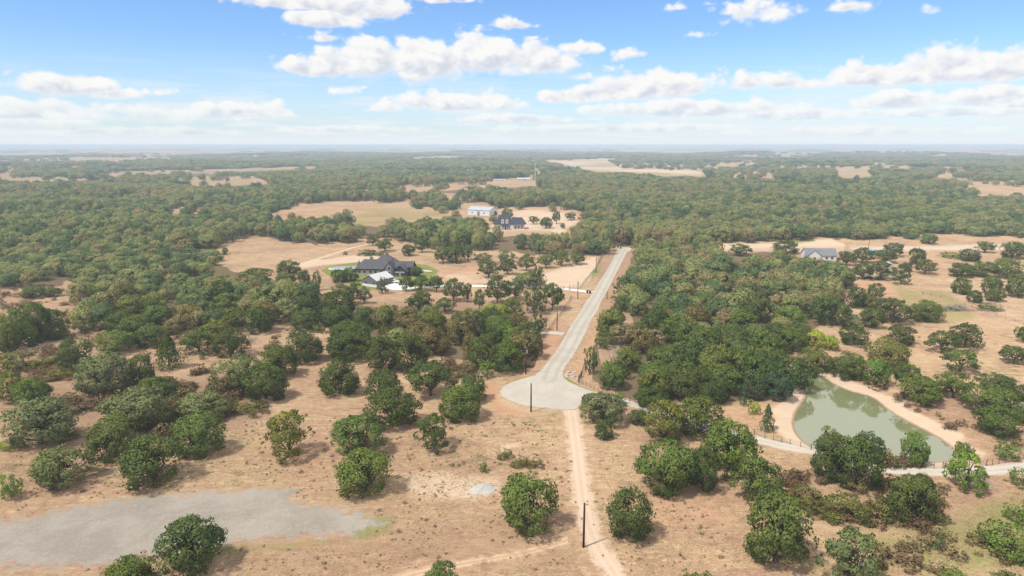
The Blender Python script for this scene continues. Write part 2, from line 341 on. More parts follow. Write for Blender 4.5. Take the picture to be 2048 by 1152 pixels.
# ------------------------------------------------------------------ materials
def ground_group():
    g = bpy.data.node_groups.new('pasture_soil', 'ShaderNodeTree')
    g.interface.new_socket('Color', in_out='OUTPUT', socket_type='NodeSocketColor')
    g.interface.new_socket('Height', in_out='OUTPUT', socket_type='NodeSocketFloat')
    t = NT(g); o = t.add('NodeGroupOutput')
    geo = t.add('ShaderNodeNewGeometry'); P = geo.outputs['Position']
    a = t.add('ShaderNodeAttribute', attribute_name='soil_a'); b = t.add('ShaderNodeAttribute', attribute_name='soil_b')
    sa = t.add('ShaderNodeSeparateXYZ'); t.l.new(a.outputs['Vector'], sa.inputs[0])
    sb = t.add('ShaderNodeSeparateXYZ'); t.l.new(b.outputs['Vector'], sb.inputs[0])
    n1 = t.noise(P, 0.022, 6, 0.62); n2 = t.noise(P, 0.11, 6, 0.65, 0.4); n3 = t.noise(P, 0.7, 6, 0.7); n4 = t.noise(P, 3.1, 4, 0.7)
    stre = t.noise(t.scaled(P, (0.05, 0.35, 0.3)), 1.0, 6, 0.65, 0.6)
    base = t.ramp(t.math('ADD', t.math('MULTIPLY', n1, 0.55), t.math('MULTIPLY', n2, 0.45)),
                  [(0.34, (0.265, 0.158, 0.108)), (0.46, (0.345, 0.222, 0.143)), (0.56, (0.40, 0.28, 0.170)), (0.68, (0.32, 0.20, 0.135))])
    big = t.noise(P, 0.009, 4, 0.6)
    base = t.mix(t.math('MULTIPLY', t.step(big, 0.50, 0.66), 0.55), base, (0.415, 0.30, 0.175))
    base = t.mix(t.step(stre, 0.52, 0.70), base, (0.33, 0.185, 0.135))
    base = t.mix(t.math('MULTIPLY', t.step(n3, 0.48, 0.68), 0.55), base, (0.485, 0.37, 0.23))
    base = t.mix(t.math('MULTIPLY', t.step(n3, 0.46, 0.30), 0.55), base, (0.25, 0.165, 0.11))
    base = t.mix(t.math('MULTIPLY', t.step(t.math('MULTIPLY', t.noise(P, 0.35, 5, 0.7), t.noise(P, 0.05, 4, 0.6)), 0.30, 0.36), 0.7), base, (0.16, 0.145, 0.06))
    wob = t.math('MULTIPLY', t.math('SUBTRACT', t.math('ADD', t.math('MULTIPLY', n2, 0.6), t.math('MULTIPLY', n3, 0.4)), 0.5), 1.5)
    def w_(s): return t.step(t.math('ADD', s, t.math('MULTIPLY', wob, t.math('MINIMUM', t.math('MULTIPLY', s, 2.2), 1.0))), 0.12, 0.85)
    litter = t.mix(n3, (0.20, 0.125, 0.085), (0.30, 0.20, 0.14))
    red = t.mix(n2, (0.38, 0.205, 0.125), (0.46, 0.285, 0.18)); sand = t.mix(t.math('ADD', t.math('MULTIPLY', n2, 0.5), t.math('MULTIPLY', stre, 0.5)), (0.40, 0.285, 0.195), (0.60, 0.49, 0.37))
    grn = t.mix(n3, (0.13, 0.17, 0.04), (0.24, 0.24, 0.08))
    wd_ = t.noise(t.scaled(P, (0.30, 0.85, 0.5)), 1.0, 6, 0.72, 0.8); wb_ = t.noise(P, 0.035, 5, 0.6)
    base = t.mix(t.math('MULTIPLY', t.math('MULTIPLY', t.step(wd_, 0.50, 0.66), t.step(wb_, 0.42, 0.62)), 0.85), base, (0.20, 0.125, 0.095))
    base = t.mix(t.math('MULTIPLY', t.math('MULTIPLY', t.step(wd_, 0.50, 0.36), t.step(wb_, 0.62, 0.45)), 0.6), base, (0.52, 0.41, 0.25))
    base = t.mix(t.math('MULTIPLY', t.step(n4, 0.52, 0.70), 0.45), base, t.mix(1.0, base, (0.58, 0.55, 0.56), 'MULTIPLY'))
    base = t.mix(t.math('MULTIPLY', t.step(n4, 0.48, 0.32), 0.35), base, t.mix(1.0, base, (1.35, 1.38, 1.35), 'MULTIPLY'))
    c = t.mix(w_(sa.outputs[2]), base, red)
    c = t.mix(w_(sa.outputs[1]), c, sand)
    c = t.mix(t.math('MULTIPLY', w_(sb.outputs[0]), 0.9), c, litter)
    c = t.mix(w_(sa.outputs[0]), c, grn)
    # distant woodland: mottled canopy and dry fields
    nf = t.noise(t.scaled(P, (1, 0.6, 1)), 0.004, 6, 0.65); nm = t.noise(P, 0.03, 5, 0.7)
    can = t.ramp(nm, [(0.35, (0.05, 0.07, 0.038)), (0.5, (0.085, 0.105, 0.052)), (0.68, (0.14, 0.145, 0.075))])
    fld = t.mix(nm, (0.33, 0.25, 0.15), (0.42, 0.33, 0.21))
    r = t.add('ShaderNodeVectorMath', operation='LENGTH'); t.l.new(P, r.inputs[0])
    farm = t.step(r.outputs['Value'], 1500.0, 4200.0)
    fieldmask = t.math('MULTIPLY', t.step(nf, 0.52, 0.58), farm)
    farc = t.mix(fieldmask, can, fld); olive = t.mix(n1, (0.22, 0.20, 0.105), (0.38, 0.29, 0.175)); rr_ = t.step(r.outputs['Value'], 900.0, 1500.0)
    c = t.mix(t.math('MULTIPLY', rr_, t.step(t.noise(P, 0.0035, 3, 0.5), 0.40, 0.60)), c, olive)
    floor = t.mix(n3, (0.11, 0.085, 0.05), (0.19, 0.14, 0.085))
    wood = t.mix(t.math('MAXIMUM', farm, 0.0), floor, farc)
    c = t.mix(t.step(sb.outputs[1], 0.25, 0.8), c, wood)
    t.l.new(c, o.inputs[0])
    h = t.math('ADD', t.math('MULTIPLY', n3, 0.35), t.math('MULTIPLY', n4, 0.12)); t.l.new(h, o.inputs[1])
    return g
GG = ground_group()
def ground_mat():
    m, t, out = new_mat('dry_pasture'); g = t.add('ShaderNodeGroup'); g.node_tree = GG
    b = t.add('ShaderNodeBsdfDiffuse'); b.inputs['Roughness'].default_value = 0.6
    t.l.new(g.outputs[0], b.inputs['Color'])
    bp = t.add('ShaderNodeBump'); bp.inputs['Strength'].default_value = 0.8; bp.inputs['Distance'].default_value = 0.8
    t.l.new(g.outputs[1], bp.inputs['Height']); t.l.new(bp.outputs[0], b.inputs['Normal']); t.l.new(b.outputs[0], out.inputs[0]); return m
M_GROUND = ground_mat()
def sheet_mat(name, c0, c1, c2, feather, ruts=False, wob=1.0):
    """surface whose ragged edge blends into the pasture soil; 'sd' = metres inside the edge"""
    m, t, out = new_mat(name); g = t.add('ShaderNodeGroup'); g.node_tree = GG
    geo = t.add('ShaderNodeNewGeometry'); P = geo.outputs['Position']
    sd = t.add('ShaderNodeAttribute', attribute_name='sd').outputs['Fac']
    n1 = t.noise(P, 0.12, 6, 0.65, 0.3); n2 = t.noise(P, 1.1, 5, 0.7); n3 = t.noise(P, 5.0, 3, 0.7)
    c = t.mix(t.step(n1, 0.36, 0.64), c0, c1); c = t.mix(t.math('MULTIPLY', t.step(n2, 0.5, 0.72), 0.5), c, c2)
    c = t.mix(t.math('MULTIPLY', t.step(n3, 0.45, 0.7), 0.38), c, tuple(0.62*v for v in c0)); c = t.mix(t.math('MULTIPLY', t.step(n3, 0.5, 0.32), 0.25), c, tuple(min(1, 1.3*v) for v in c1))
    if ruts:
        tr = t.add('ShaderNodeAttribute', attribute_name='across').outputs['Fac']
        q = t.math('ABSOLUTE', t.math('SUBTRACT', t.math('ABSOLUTE', tr), 0.42))
        k = t.math('MULTIPLY', t.step(t.math('ADD', q, t.math('MULTIPLY', t.math('SUBTRACT', n1, 0.5), 0.3)), 0.30, 0.06), ruts)
        c = t.mix(k, c, c2)
    e = t.math('ADD', sd, t.math('MULTIPLY', t.math('SUBTRACT', t.math('ADD', t.math('MULTIPLY', t.noise(P, 0.35, 5, 0.7), 0.65), t.math('MULTIPLY', n2, 0.35)), 0.5), 5.0*wob*feather))
    f = t.step(e, 0.0, feather)
    b = t.add('ShaderNodeBsdfDiffuse'); b.inputs['Roughness'].default_value = 0.5
    t.l.new(t.mix(f, g.outputs[0], c), b.inputs['Color'])
    bp = t.add('ShaderNodeBump'); bp.inputs['Strength'].default_value = 0.35; bp.inputs['Distance'].default_value = 0.2
    t.l.new(n2, bp.inputs['Height']); t.l.new(bp.outputs[0], b.inputs['Normal']); t.l.new(b.outputs[0], out.inputs[0]); return m
def plain(name, col, rough=0.7, var=0.15, scale=1.5, metal=0.0, spec=0.3):
    m, t, out = new_mat(name); b = t.add('ShaderNodeBsdfPrincipled')
    tcn = t.add('ShaderNodeTexCoord'); n = t.noise(tcn.outputs['Object'], scale, 5, 0.65)
    c = t.mix(t.step(n, 0.3, 0.7), tuple(v*(1-var) for v in col), tuple(min(1, v*(1+var)) for v in col))
    t.l.new(c, b.inputs['Base Color']); b.inputs['Roughness'].default_value = rough; b.inputs['Metallic'].default_value = metal
    b.inputs['Specular IOR Level'].default_value = spec
    t.l.new(b.outputs[0], out.inputs[0]); return m
def foliage_mat(name, wild):
    """leaf colour = the tree's own colour (object colour), varied leaf by leaf and sprig by sprig; wild = woodland copies vary tree by tree"""
    m, t, out = new_mat(name); oi = t.add('ShaderNodeObjectInfo')
    lv = t.add('ShaderNodeAttribute', attribute_name='leaf_tone'); s = t.add('ShaderNodeSeparateXYZ'); t.l.new(lv.outputs['Vector'], s.inputs[0])
    if wild:
        n = t.math('ADD', t.math('MULTIPLY', t.noise(oi.outputs['Location'], 0.012, 3, 0.6), 0.6), t.math('SUBTRACT', t.math('MULTIPLY', t.noise(t.scaled(oi.outputs['Location'], (0.6, 1.2, 1)), 0.0026, 3, 0.6), 1.5), 0.45))
        v = t.math('ADD', t.math('MULTIPLY', oi.outputs['Random'], 0.50), t.math('MULTIPLY', n, 0.62))
        base = t.ramp(v, [(0.28, (0.064, 0.110, 0.058)), (0.45, (0.110, 0.162, 0.075)), (0.58, (0.178, 0.215, 0.092)), (0.72, (0.245, 0.26, 0.115)), (0.88, (0.25, 0.205, 0.12))])
    else:
        base = oi.outputs['Color']
        base = t.mix(t.math('MULTIPLY', t.step(oi.outputs['Random'], 0.4, 1.0), 0.25), base, (0.10, 0.11, 0.045))
    c = t.mix(t.math('MULTIPLY', s.outputs[0], 0.55), base, t.mix(1.0, base, (2.3, 2.05, 1.4), 'MULTIPLY'))
    c = t.mix(t.math('MULTIPLY', s.outputs[1], 0.6), c, t.mix(1.0, base, (0.55, 0.62, 0.62), 'MULTIPLY'))
    d = t.add('ShaderNodeBsdfDiffuse'); tr = t.add('ShaderNodeBsdfTranslucent'); t.l.new(c, d.inputs['Color'])
    t.l.new(t.mix(1.0, c, (1.25, 1.35, 0.7), 'MULTIPLY'), tr.inputs['Color'])
    mx = t.add('ShaderNodeMixShader'); mx.inputs[0].default_value = 0.22; t.l.new(d.outputs[0], mx.inputs[1]); t.l.new(tr.outputs[0], mx.inputs[2])
    t.l.new(mx.outputs[0], out.inputs[0]); return m
M_LEAF = foliage_mat('oak_leaves', False); M_WILD = foliage_mat('woodland_leaves', True)
M_BARK = plain('oak_bark', (0.10, 0.08, 0.062), 0.9, 0.35, 3.0); M_DEAD = plain('bleached_deadwood', (0.36, 0.32, 0.28), 0.9, 0.25, 3.0)
M_GRAYTWIG = plain('grey_twigs', (0.27, 0.235, 0.20), 0.9, 0.3, 3.0)
M_POLE = plain('creosote_pole', (0.030, 0.020, 0.016), 0.8, 0.3, 2.0); M_POLE2 = plain('weathered_pole', (0.085, 0.06, 0.045), 0.85, 0.25, 2.0)
M_POST = plain('fence_post_wood', (0.13, 0.10, 0.085), 0.85, 0.25, 4.0); M_WIRE = plain('fence_wire', (0.20, 0.18, 0.16), 0.6, 0.1, 2, 0.3)
M_TPOST = plain('green_steel_post', (0.05, 0.08, 0.075), 0.6, 0.1, 3)
M_ROOF_DARK = plain('charcoal_shingles', (0.075, 0.078, 0.085), 0.85, 0.22, 0.9); M_ROOF_NAVY = plain('slate_blue_shingles', (0.045, 0.05, 0.07), 0.85, 0.2, 0.9)
M_ROOF_GREY = plain('grey_shingles', (0.17, 0.18, 0.20), 0.85, 0.15, 0.8); M_ROOF_WHITE = plain('white_metal_roof', (0.52, 0.53, 0.545), 0.45, 0.04, 0.5)
M_ROOF_BLUE = plain('pale_blue_metal_roof', (0.36, 0.42, 0.50), 0.45, 0.06, 0.5); M_ROOF_TAN = plain('tan_metal_roof', (0.5, 0.45, 0.40), 0.6, 0.1, 0.5)
M_WALL_DARK = plain('dark_board_siding', (0.060, 0.065, 0.075), 0.8, 0.12, 1.2); M_WALL_STONE = plain('pale_stone', (0.55, 0.52, 0.47), 0.85, 0.15, 2.5)
M_WALL_GREY = plain('grey_metal_siding', (0.135, 0.135, 0.15), 0.6, 0.06, 1.0); M_WALL_WHITE = plain('white_painted_wall', (0.66, 0.655, 0.64), 0.75, 0.05, 1.0)
M_GLASS = plain('dark_window_glass', (0.03, 0.035, 0.045), 0.12, 0.05, 1.0, 0.0, 0.6); M_TRIM = plain('white_trim', (0.78, 0.78, 0.77), 0.6, 0.03)
M_CARWHITE = plain('white_car_paint', (0.78, 0.78, 0.78), 0.3, 0.02); M_CARDARK = plain('dark_car_paint', (0.02, 0.022, 0.028), 0.3, 0.05)
M_TYRE = plain('black_rubber', (0.02, 0.02, 0.02), 0.8, 0.1); M_BIN = plain('black_bin_plastic', (0.014, 0.014, 0.016), 0.5, 0.1)
M_STEEL = plain('galvanised_steel', (0.45, 0.46, 0.47), 0.5, 0.1, 2, 0.4); M_CONC = plain('pale_concrete', (0.66, 0.65, 0.62), 0.85, 0.06, 0.7)
M_POOL = plain('pool_water', (0.20, 0.26, 0.30), 0.1, 0.05, 1.0, 0, 0.6); M_ROCK = plain('limestone_rubble', (0.42, 0.37, 0.32), 0.9, 0.25, 2.0)
M_GRAVELPILE = plain('white_gravel', (0.40, 0.385, 0.355), 0.9, 0.12, 3.0); M_TARP = plain('blue_tarp', (0.10, 0.30, 0.52), 0.5, 0.06)
M_ROAD = sheet_mat('pale_chip_seal', (0.395, 0.365, 0.315), (0.45, 0.415, 0.36), (0.32, 0.297, 0.262), 0.5, 0.6, 0.9)
M_DRIVE = sheet_mat('pale_gravel_drive', (0.40, 0.365, 0.31), (0.455, 0.415, 0.36), (0.50, 0.46, 0.40), 0.5, 0.5, 0.6)
M_CDRIVE = sheet_mat('white_concrete_drive', (0.62, 0.61, 0.59), (0.68, 0.67, 0.65), (0.66, 0.65, 0.62), 0.2, False, 0.15)
M_TRACK = sheet_mat('pale_dirt_track', (0.49, 0.37, 0.275), (0.52, 0.40, 0.30), (0.57, 0.455, 0.355), 1.2, 0.5, 1.3)
M_FAINT = sheet_mat('worn_grass_track', (0.41, 0.28, 0.18), (0.46, 0.33, 0.215), (0.52, 0.39, 0.27), 1.5, 0.9, 1.1)
M_PAD = sheet_mat('grey_gravel_pad', (0.265, 0.238, 0.205), (0.335, 0.302, 0.262), (0.43, 0.375, 0.30), 3.2, False, 1.25)
def water_mat():
    m, t, out = new_mat('pond_water'); b = t.add('ShaderNodeBsdfPrincipled')
    geo = t.add('ShaderNodeNewGeometry'); n = t.noise(t.scaled(geo.outputs['Position'], (1, 0.6, 1)), 0.05, 3, 0.5)
    t.l.new(t.mix(n, (0.16, 0.178, 0.085), (0.195, 0.208, 0.105)), b.inputs['Base Color'])
    b.inputs['Roughness'].default_value = 0.03; b.inputs['IOR'].default_value = 1.9; b.inputs['Specular IOR Level'].default_value = 1.0
    bp = t.add('ShaderNodeBump'); bp.inputs['Strength'].default_value = 0.03; bp.inputs['Distance'].default_value = 0.3
    t.l.new(t.noise(geo.outputs['Position'], 0.9, 3, 0.5), bp.inputs['Height']); t.l.new(bp.outputs[0], b.inputs['Normal'])
    t.l.new(b.outputs[0], out.inputs[0]); return m
M_WATER = water_mat()
def haze_mat():
    m, t, out = new_mat('summer_haze'); v = t.add('ShaderNodeVolumePrincipled')
    v.inputs['Color'].default_value = (0.66, 0.80, 1.0, 1); v.inputs['Density'].default_value = 0.00019; v.inputs['Anisotropy'].default_value = 0.0
    t.l.new(v.outputs[0], out.inputs['Volume']); return m

# ------------------------------------------------------------------ object helpers
def link(name, mesh, parent=None, mats=()):
    o = bpy.data.objects.new(name, mesh); COL.objects.link(o)
    for m in mats:
        if m.name not in [x.name for x in mesh.materials if x]: mesh.materials.append(m)
    if parent is not None: o.parent = parent
    return o
def tag(o, label=None, cat=None, group=None, kind=None):
    if label: o['label'] = label
    if cat: o['category'] = cat
    if group: o['group'] = group
    if kind: o['kind'] = kind
    return o
def thing(name, loc, rz, label, cat, group=None, scale=(1, 1, 1)):
    o = bpy.data.objects.new(name, None); COL.objects.link(o); o.empty_display_size = 0.5
    o.location = loc; o.rotation_euler = (0, 0, rz); o.scale = scale
    return tag(o, label, cat, group)
class MB:
    """collects boxes, prisms and tubes into one mesh"""
    def __init__(s): s.v = []; s.f = []
    def box(s, cx, cy, cz, sx, sy, sz, rz=0.0, top=1.0):
        c, q = math.cos(rz), math.sin(rz); b = len(s.v)
        for k, (dx, dy, dz) in enumerate([(-1,-1,-1),(1,-1,-1),(1,1,-1),(-1,1,-1),(-1,-1,1),(1,-1,1),(1,1,1),(-1,1,1)]):
            f = top if dz > 0 else 1.0; x, y = dx*sx/2*f, dy*sy/2*f
            s.v.append((cx+x*c-y*q, cy+x*q+y*c, cz+dz*sz/2))
        s.f += [tuple(b+i for i in f) for f in [(0,3,2,1),(4,5,6,7),(0,1,5,4),(1,2,6,5),(2,3,7,6),(3,0,4,7)]]; return s
    def poly(s, verts, faces):
        b = len(s.v); s.v += [tuple(v) for v in verts]; s.f += [tuple(b+i for i in f) for f in faces]; return s
    def tube(s, pts, radii, n=6, cap=True):
        P = [Vector(p) for p in pts]; b = len(s.v)
        for i, p in enumerate(P):
            d = (P[min(i+1, len(P)-1)]-P[max(i-1, 0)])
            d = d.normalized() if d.length > 1e-6 else Vector((0, 0, 1))
            u = d.cross(Vector((0.31, 0.95, 0.05))); u = u.normalized() if u.length > 1e-4 else Vector((1, 0, 0)); v = d.cross(u)
            for k in range(n):
                a = 2*PI*k/n; s.v.append(tuple(p+(u*math.cos(a)+v*math.sin(a))*radii[i]))
        for i in range(len(P)-1):
            for k in range(n): s.f.append((b+i*n+k, b+i*n+(k+1) % n, b+(i+1)*n+(k+1) % n, b+(i+1)*n+k))
        if cap: s.f.append(tuple(b+(len(P)-1)*n+k for k in range(n))); s.f.append(tuple(b+k for k in reversed(range(n))))
        return s
    def mesh(s, name, mat, smooth=False):
        m = bpy.data.meshes.new(name); m.from_pydata(s.v, [], s.f); m.materials.append(mat)
        if smooth: m.polygons.foreach_set('use_smooth', [True]*len(m.polygons))
        m.update(); return m
    def build(s, name, mat, parent=None, smooth=False): return link(name, s.mesh(name, mat, smooth), parent)
def np_mesh(name, verts, quads, mats, attrs=None, normals=None):
    m = bpy.data.meshes.new(name); nv, nf = len(verts), len(quads); k = quads.shape[1]
    m.vertices.add(nv); m.vertices.foreach_set('co', np.asarray(verts, np.float32).ravel())
    m.loops.add(nf*k); m.loops.foreach_set('vertex_index', np.asarray(quads, np.int32).ravel())
    m.polygons.add(nf); m.polygons.foreach_set('loop_start', np.arange(0, nf*k, k, dtype=np.int32))
    for x in mats: m.materials.append(x)
    for nme, arr in (attrs or {}).items():
        arr = np.asarray(arr, np.float32)
        if arr.ndim == 2: m.attributes.new(nme, 'FLOAT_VECTOR', 'POINT').data.foreach_set('vector', arr.ravel())
        else: m.attributes.new(nme, 'FLOAT', 'POINT').data.foreach_set('value', arr)
    m.update(calc_edges=True)
    if normals is not None: m.polygons.foreach_set('use_smooth', np.ones(nf, bool)); m.normals_split_custom_set_from_vertices([tuple(q) for q in np.asarray(normals, float).tolist()])
    else: m.validate()
    return m

# ------------------------------------------------------------------ ground sheet
def build_ground():
    rows = np.concatenate([np.array([1170+2.2*i for i in range(40)][::-1]), np.arange(1170, 420, -1.75), np.arange(420, 330, -1.0), np.arange(330, 300, -0.5), np.arange(300, 292.7, -0.22)])
    dep = PITCH + np.arctan((rows-576)/FPX); R = CAM_H/np.tan(dep); R = R[R < 26000]
    R = np.concatenate([[0.5, 10, 20, 30, 38], R[R > 44], [26000]])
    front = np.radians(np.arange(-44, 44.01, 0.14)); back = np.radians(np.arange(47, 315, 6.0))
    th = np.concatenate([front, back]); nt = len(th); nr = len(R)
    RR, TT = np.meshgrid(R, th, indexing='ij'); x = (RR*np.sin(TT)).ravel(); y = (RR*np.cos(TT)).ravel()
    z = ground_z(x, y)
    i, j = np.meshgrid(np.arange(nr-1), np.arange(nt), indexing='ij'); i = i.ravel(); j = j.ravel(); j2 = (j+1) % nt
    q = np.stack([i*nt+j, i*nt+j2, (i+1)*nt+j2, (i+1)*nt+j], 1)[:, ::-1]
    W = soil_weights(x, y, z)
    m = np_mesh('ground', np.stack([x, y, z], 1), q, [M_GROUND], {'soil_a': W[:, :3], 'soil_b': W[:, 3:]})
    m.polygons.foreach_set('use_smooth', np.ones(len(q), bool))
    o = link('ground', m); tag(o, kind='structure', label='dry tan pasture reaching to the wooded horizon'); return o
build_ground()

def sheet(name, polys_px, mat, lift, label=None, margin=1.5, cell=0.8, centre_px=None, half=3.0, world=False):
    """a surface laid on the ground: regular cells inside the outline, each vertex knows how far it is from the edge"""
    polys = [[tuple(p) for p in P] if world else [tuple(G(*p)[:2]) for p in P] for P in polys_px]
    allp = np.array([p for P in polys for p in P]); lo = allp.min(0)-margin-1; hi = allp.max(0)+margin+1
    gx = np.arange(lo[0], hi[0], cell); gy = np.arange(lo[1], hi[1], cell)
    XX, YY = np.meshgrid(gx, gy, indexing='ij'); x = XX.ravel(); y = YY.ravel()
    s = np.full(x.shape, -1e9)
    for P in polys:
        q = np.array(P); m = (x > q[:, 0].min()-4) & (x < q[:, 0].max()+4) & (y > q[:, 1].min()-4) & (y < q[:, 1].max()+4)
        if m.any(): s[m] = np.maximum(s[m], sdf(x[m], y[m], P))
    keep = s > -margin; nx, ny = len(gx), len(gy); K = keep.reshape(nx, ny)
    cellk = K[:-1, :-1] & K[1:, :-1] & K[1:, 1:] & K[:-1, 1:]; i, j = np.nonzero(cellk)
    q = np.stack([i*ny+j, (i+1)*ny+j, (i+1)*ny+j+1, i*ny+j+1], 1)
    used = np.unique(q); mp = np.zeros(nx*ny, int); mp[used] = np.arange(len(used)); q = mp[q]
    x, y, s = x[used], y[used], s[used]; z = ground_z(x, y)+lift
    W = soil_weights(x, y, z-lift); at = {'soil_a': W[:, :3], 'soil_b': W[:, 3:], 'sd': s}
    ac = np.full(len(x), 9.0)
    if centre_px is not None:
        C = np.array([p if world else G(*p)[:2] for p in centre_px]); best = np.full(len(x), 1e9)
        for k in range(len(C)-1):
            e = C[k+1]-C[k]; L = (e**2).sum(); t = np.clip(((x-C[k][0])*e[0]+(y-C[k][1])*e[1])/L, 0, 1)
            dx = x-C[k][0]-t*e[0]; dy = y-C[k][1]-t*e[1]; d = np.hypot(dx, dy); sg = np.sign(dx*e[1]-dy*e[0]); m = d < best
            best[m] = d[m]; ac[m] = (d*sg/half)[m]
    at['across'] = ac
    m = np_mesh(name, np.stack([x, y, z], 1), q, [mat], at); m.polygons.foreach_set('use_smooth', np.ones(len(q), bool))
    o = link(name, m); tag(o, kind='structure', label=label); return o
def strip(centre, width):
    """outline round a world-space centre line"""
    C = [np.array(c, float) for c in centre]; L = []; Rr = []
    for i, c in enumerate(C):
        d = C[min(i+1, len(C)-1)]-C[max(i-1, 0)]; d = d/np.hypot(*d); n = np.array((-d[1], d[0])); wd = width[i] if hasattr(width, '__len__') else width
        L.append(c+n*wd/2); Rr.append(c-n*wd/2)
    return [tuple(p) for p in L+Rr[::-1]]
def wline(px, n=5): return curve([G(*p)[:2] for p in px], False, n)

ROAD_L = [(1233,497),(1232,504),(1220,528),(1204.5,553),(1190,577),(1173,601),(1161,620),(1148,640),(1131,668),(1116,695),(1097,720),(1083,737),(1070,750),(1045,757),(1018,765),(1003,775),(998,784),(1003,793),(1022,804),(1055,813),(1095,817.5),(1130,820),(1152,819)]
ROAD_R = [(1160,813),(1168,804),(1185,800),(1215,800),(1215,793),(1190,784),(1160,773),(1140,764),(1128,755),(1126,745),(1131,735),(1143,719),(1157,695),(1172,668),(1183,640),(1197,620),(1204,602),(1218,577),(1230,553),(1243,528),(1254,506),(1266,498),(1262,496)]
sheet('road', [ROAD_L+ROAD_R], M_ROAD, 0.06, 'pale chip seal country road ending in a round turnaround', 0.5, 0.7,
      centre_px=[(1246,497),(1217,553),(1204,577),(1179,620),(1165,640),(1136,695),(1107,737),(1098,760)], half=3.6)
LANE = wline([(1200,793),(1240,802),(1290,815),(1340,833),(1420,856),(1500,876),(1570,893),(1630,905),(1700,925),(1760,937),(1830,943),(1900,944),(1960,942),(2048,934),(2200,905)], 5)
sheet('gravel_lane', [strip(LANE, 4.3)], M_DRIVE, 0.045, 'pale gravel lane curving past the near side of the pond', 1.0, 0.6, centre_px=LANE, half=2.1, world=True)
TRK = wline([(1142,817),(1147,850),(1151,880),(1156,920),(1161,960),(1166,1000),(1174,1040),(1186,1075),(1205,1110),(1232,1152),(1262,1195)], 6)
sheet('dirt_track', [strip(TRK, 5.0)], M_TRACK, 0.035, 'pale rutted dirt track running from the turnaround to the near edge', 2.2, 0.45, centre_px=TRK, half=1.6, world=True)
TR2 = wline([(1168,1062),(1130,1082),(1060,1103),(980,1118),(900,1133),(820,1152),(740,1180)], 6)
sheet('faint_track', [strip(TR2, 3.4)], M_FAINT, 0.025, 'faint wheel track turning off the dirt track in the grass', 2.4, 0.45, centre_px=TR2, half=1.3, world=True)
TR3 = wline([(2048,655),(1990,625),(1930,607),(1850,590),(1800,570)], 5)
sheet('pasture_track', [strip(TR3, 1.6)], M_FAINT, 0.025, 'faint pale path across the pasture beyond the pond', 1.5, 0.8, centre_px=TR3, half=1.2, world=True)
TR4 = wline([(-60,732),(40,712),(120,682),(170,665)], 5)
sheet('ranch_track', [strip(TR4, 2.6)], M_FAINT, 0.025, 'pale ranch track between the trees of the savanna', 1.8, 0.6, centre_px=TR4, half=1.5, world=True)
TR5 = wline([(590,532),(650,513),(700,497),(740,488)], 5)
sheet('farm_track', [strip(TR5, 4.0)], M_TRACK, 0.03, 'pale dirt track behind the dark roofed house', 2.5, 1.0, centre_px=TR5, half=1.8, world=True)
PAD = [(-120,1050),(0,1036),(60,1030),(140,1010),(220,996),(300,986),(420,977),(540,972),(612,974),(600,988),(620,1003),(690,1010),(745,1022),(778,1040),(768,1060),(720,1074),(640,1082),(560,1086),(490,1090),(430,1110),(330,1118),(240,1134),(120,1146),(0,1148),(-120,1150)]
sheet('gravel_pad', [PAD], M_PAD, 0.03, 'grey gravel pad with ragged weedy edge in the near pasture', 5.0, 0.6)
DRV = wline([(820,577),(850,574),(890,571.5),(940,572),(1000,572.5),(1060,573),(1110,576),(1150,580.5),(1184,585)], 4)
sheet('concrete_drive', [strip(DRV, 4.2)], M_CDRIVE, 0.08, 'white concrete driveway from the road to the dark roofed house', 0.3, 0.6, world=True)
sheet('parking_apron', [[(752,575),(757,566),(790,562),(815,570),(825,580),(790,581)]], M_CDRIVE, 0.10, 'white concrete apron beside the workshop', 0.3, 0.7)
DR2 = wline([(1040,664),(1080,664),(1130,668)], 4)
sheet('side_drive', [strip(DR2, 4.0)], M_DRIVE, 0.07, 'short pale gravel drive joining the road through the fence', 0.6, 0.6, world=True)
RD2 = wline([(1700,497),(1800,496.5),(1900,493),(2000,490),(2150,484)], 5)
sheet('far_road', [strip(RD2, 6)], M_DRIVE, 0.05, 'pale road behind the trees beyond the right hand pasture', 0.8, 1.2, world=True)
RD3 = wline([(1210,494.3),(1236,495),(1262,496.5)], 4)
sheet('cross_lane', [strip(RD3, 5)], M_DRIVE, 0.045, 'pale lane crossing at the far end of the road', 0.6, 0.8, world=True)
# ------------------------------------------------------------------ pond
def build_water():
    P = np.array(POND); lo = P.min(0)-4; hi = P.max(0)+4; gx = np.arange(lo[0], hi[0], 1.5); gy = np.arange(lo[1], hi[1], 1.5)
    XX, YY = np.meshgrid(gx, gy, indexing='ij'); s = sdf(XX.ravel(), YY.ravel(), POND).reshape(XX.shape); K = s > -2.6
    i, j = np.nonzero(K[:-1, :-1] & K[1:, :-1] & K[1:, 1:] & K[:-1, 1:]); ny = len(gy)
    q = np.stack([i*ny+j, (i+1)*ny+j, (i+1)*ny+j+1, i*ny+j+1], 1); used = np.unique(q); mp = np.zeros(XX.size, int); mp[used] = np.arange(len(used))
    m = np_mesh('pond_water', np.stack([XX.ravel()[used], YY.ravel()[used], np.full(len(used), WATER_Z)], 1), mp[q], [M_WATER])
    tag(link('pond_water', m), kind='structure', label='murky green stock pond with a bare sandy bank')
build_water()

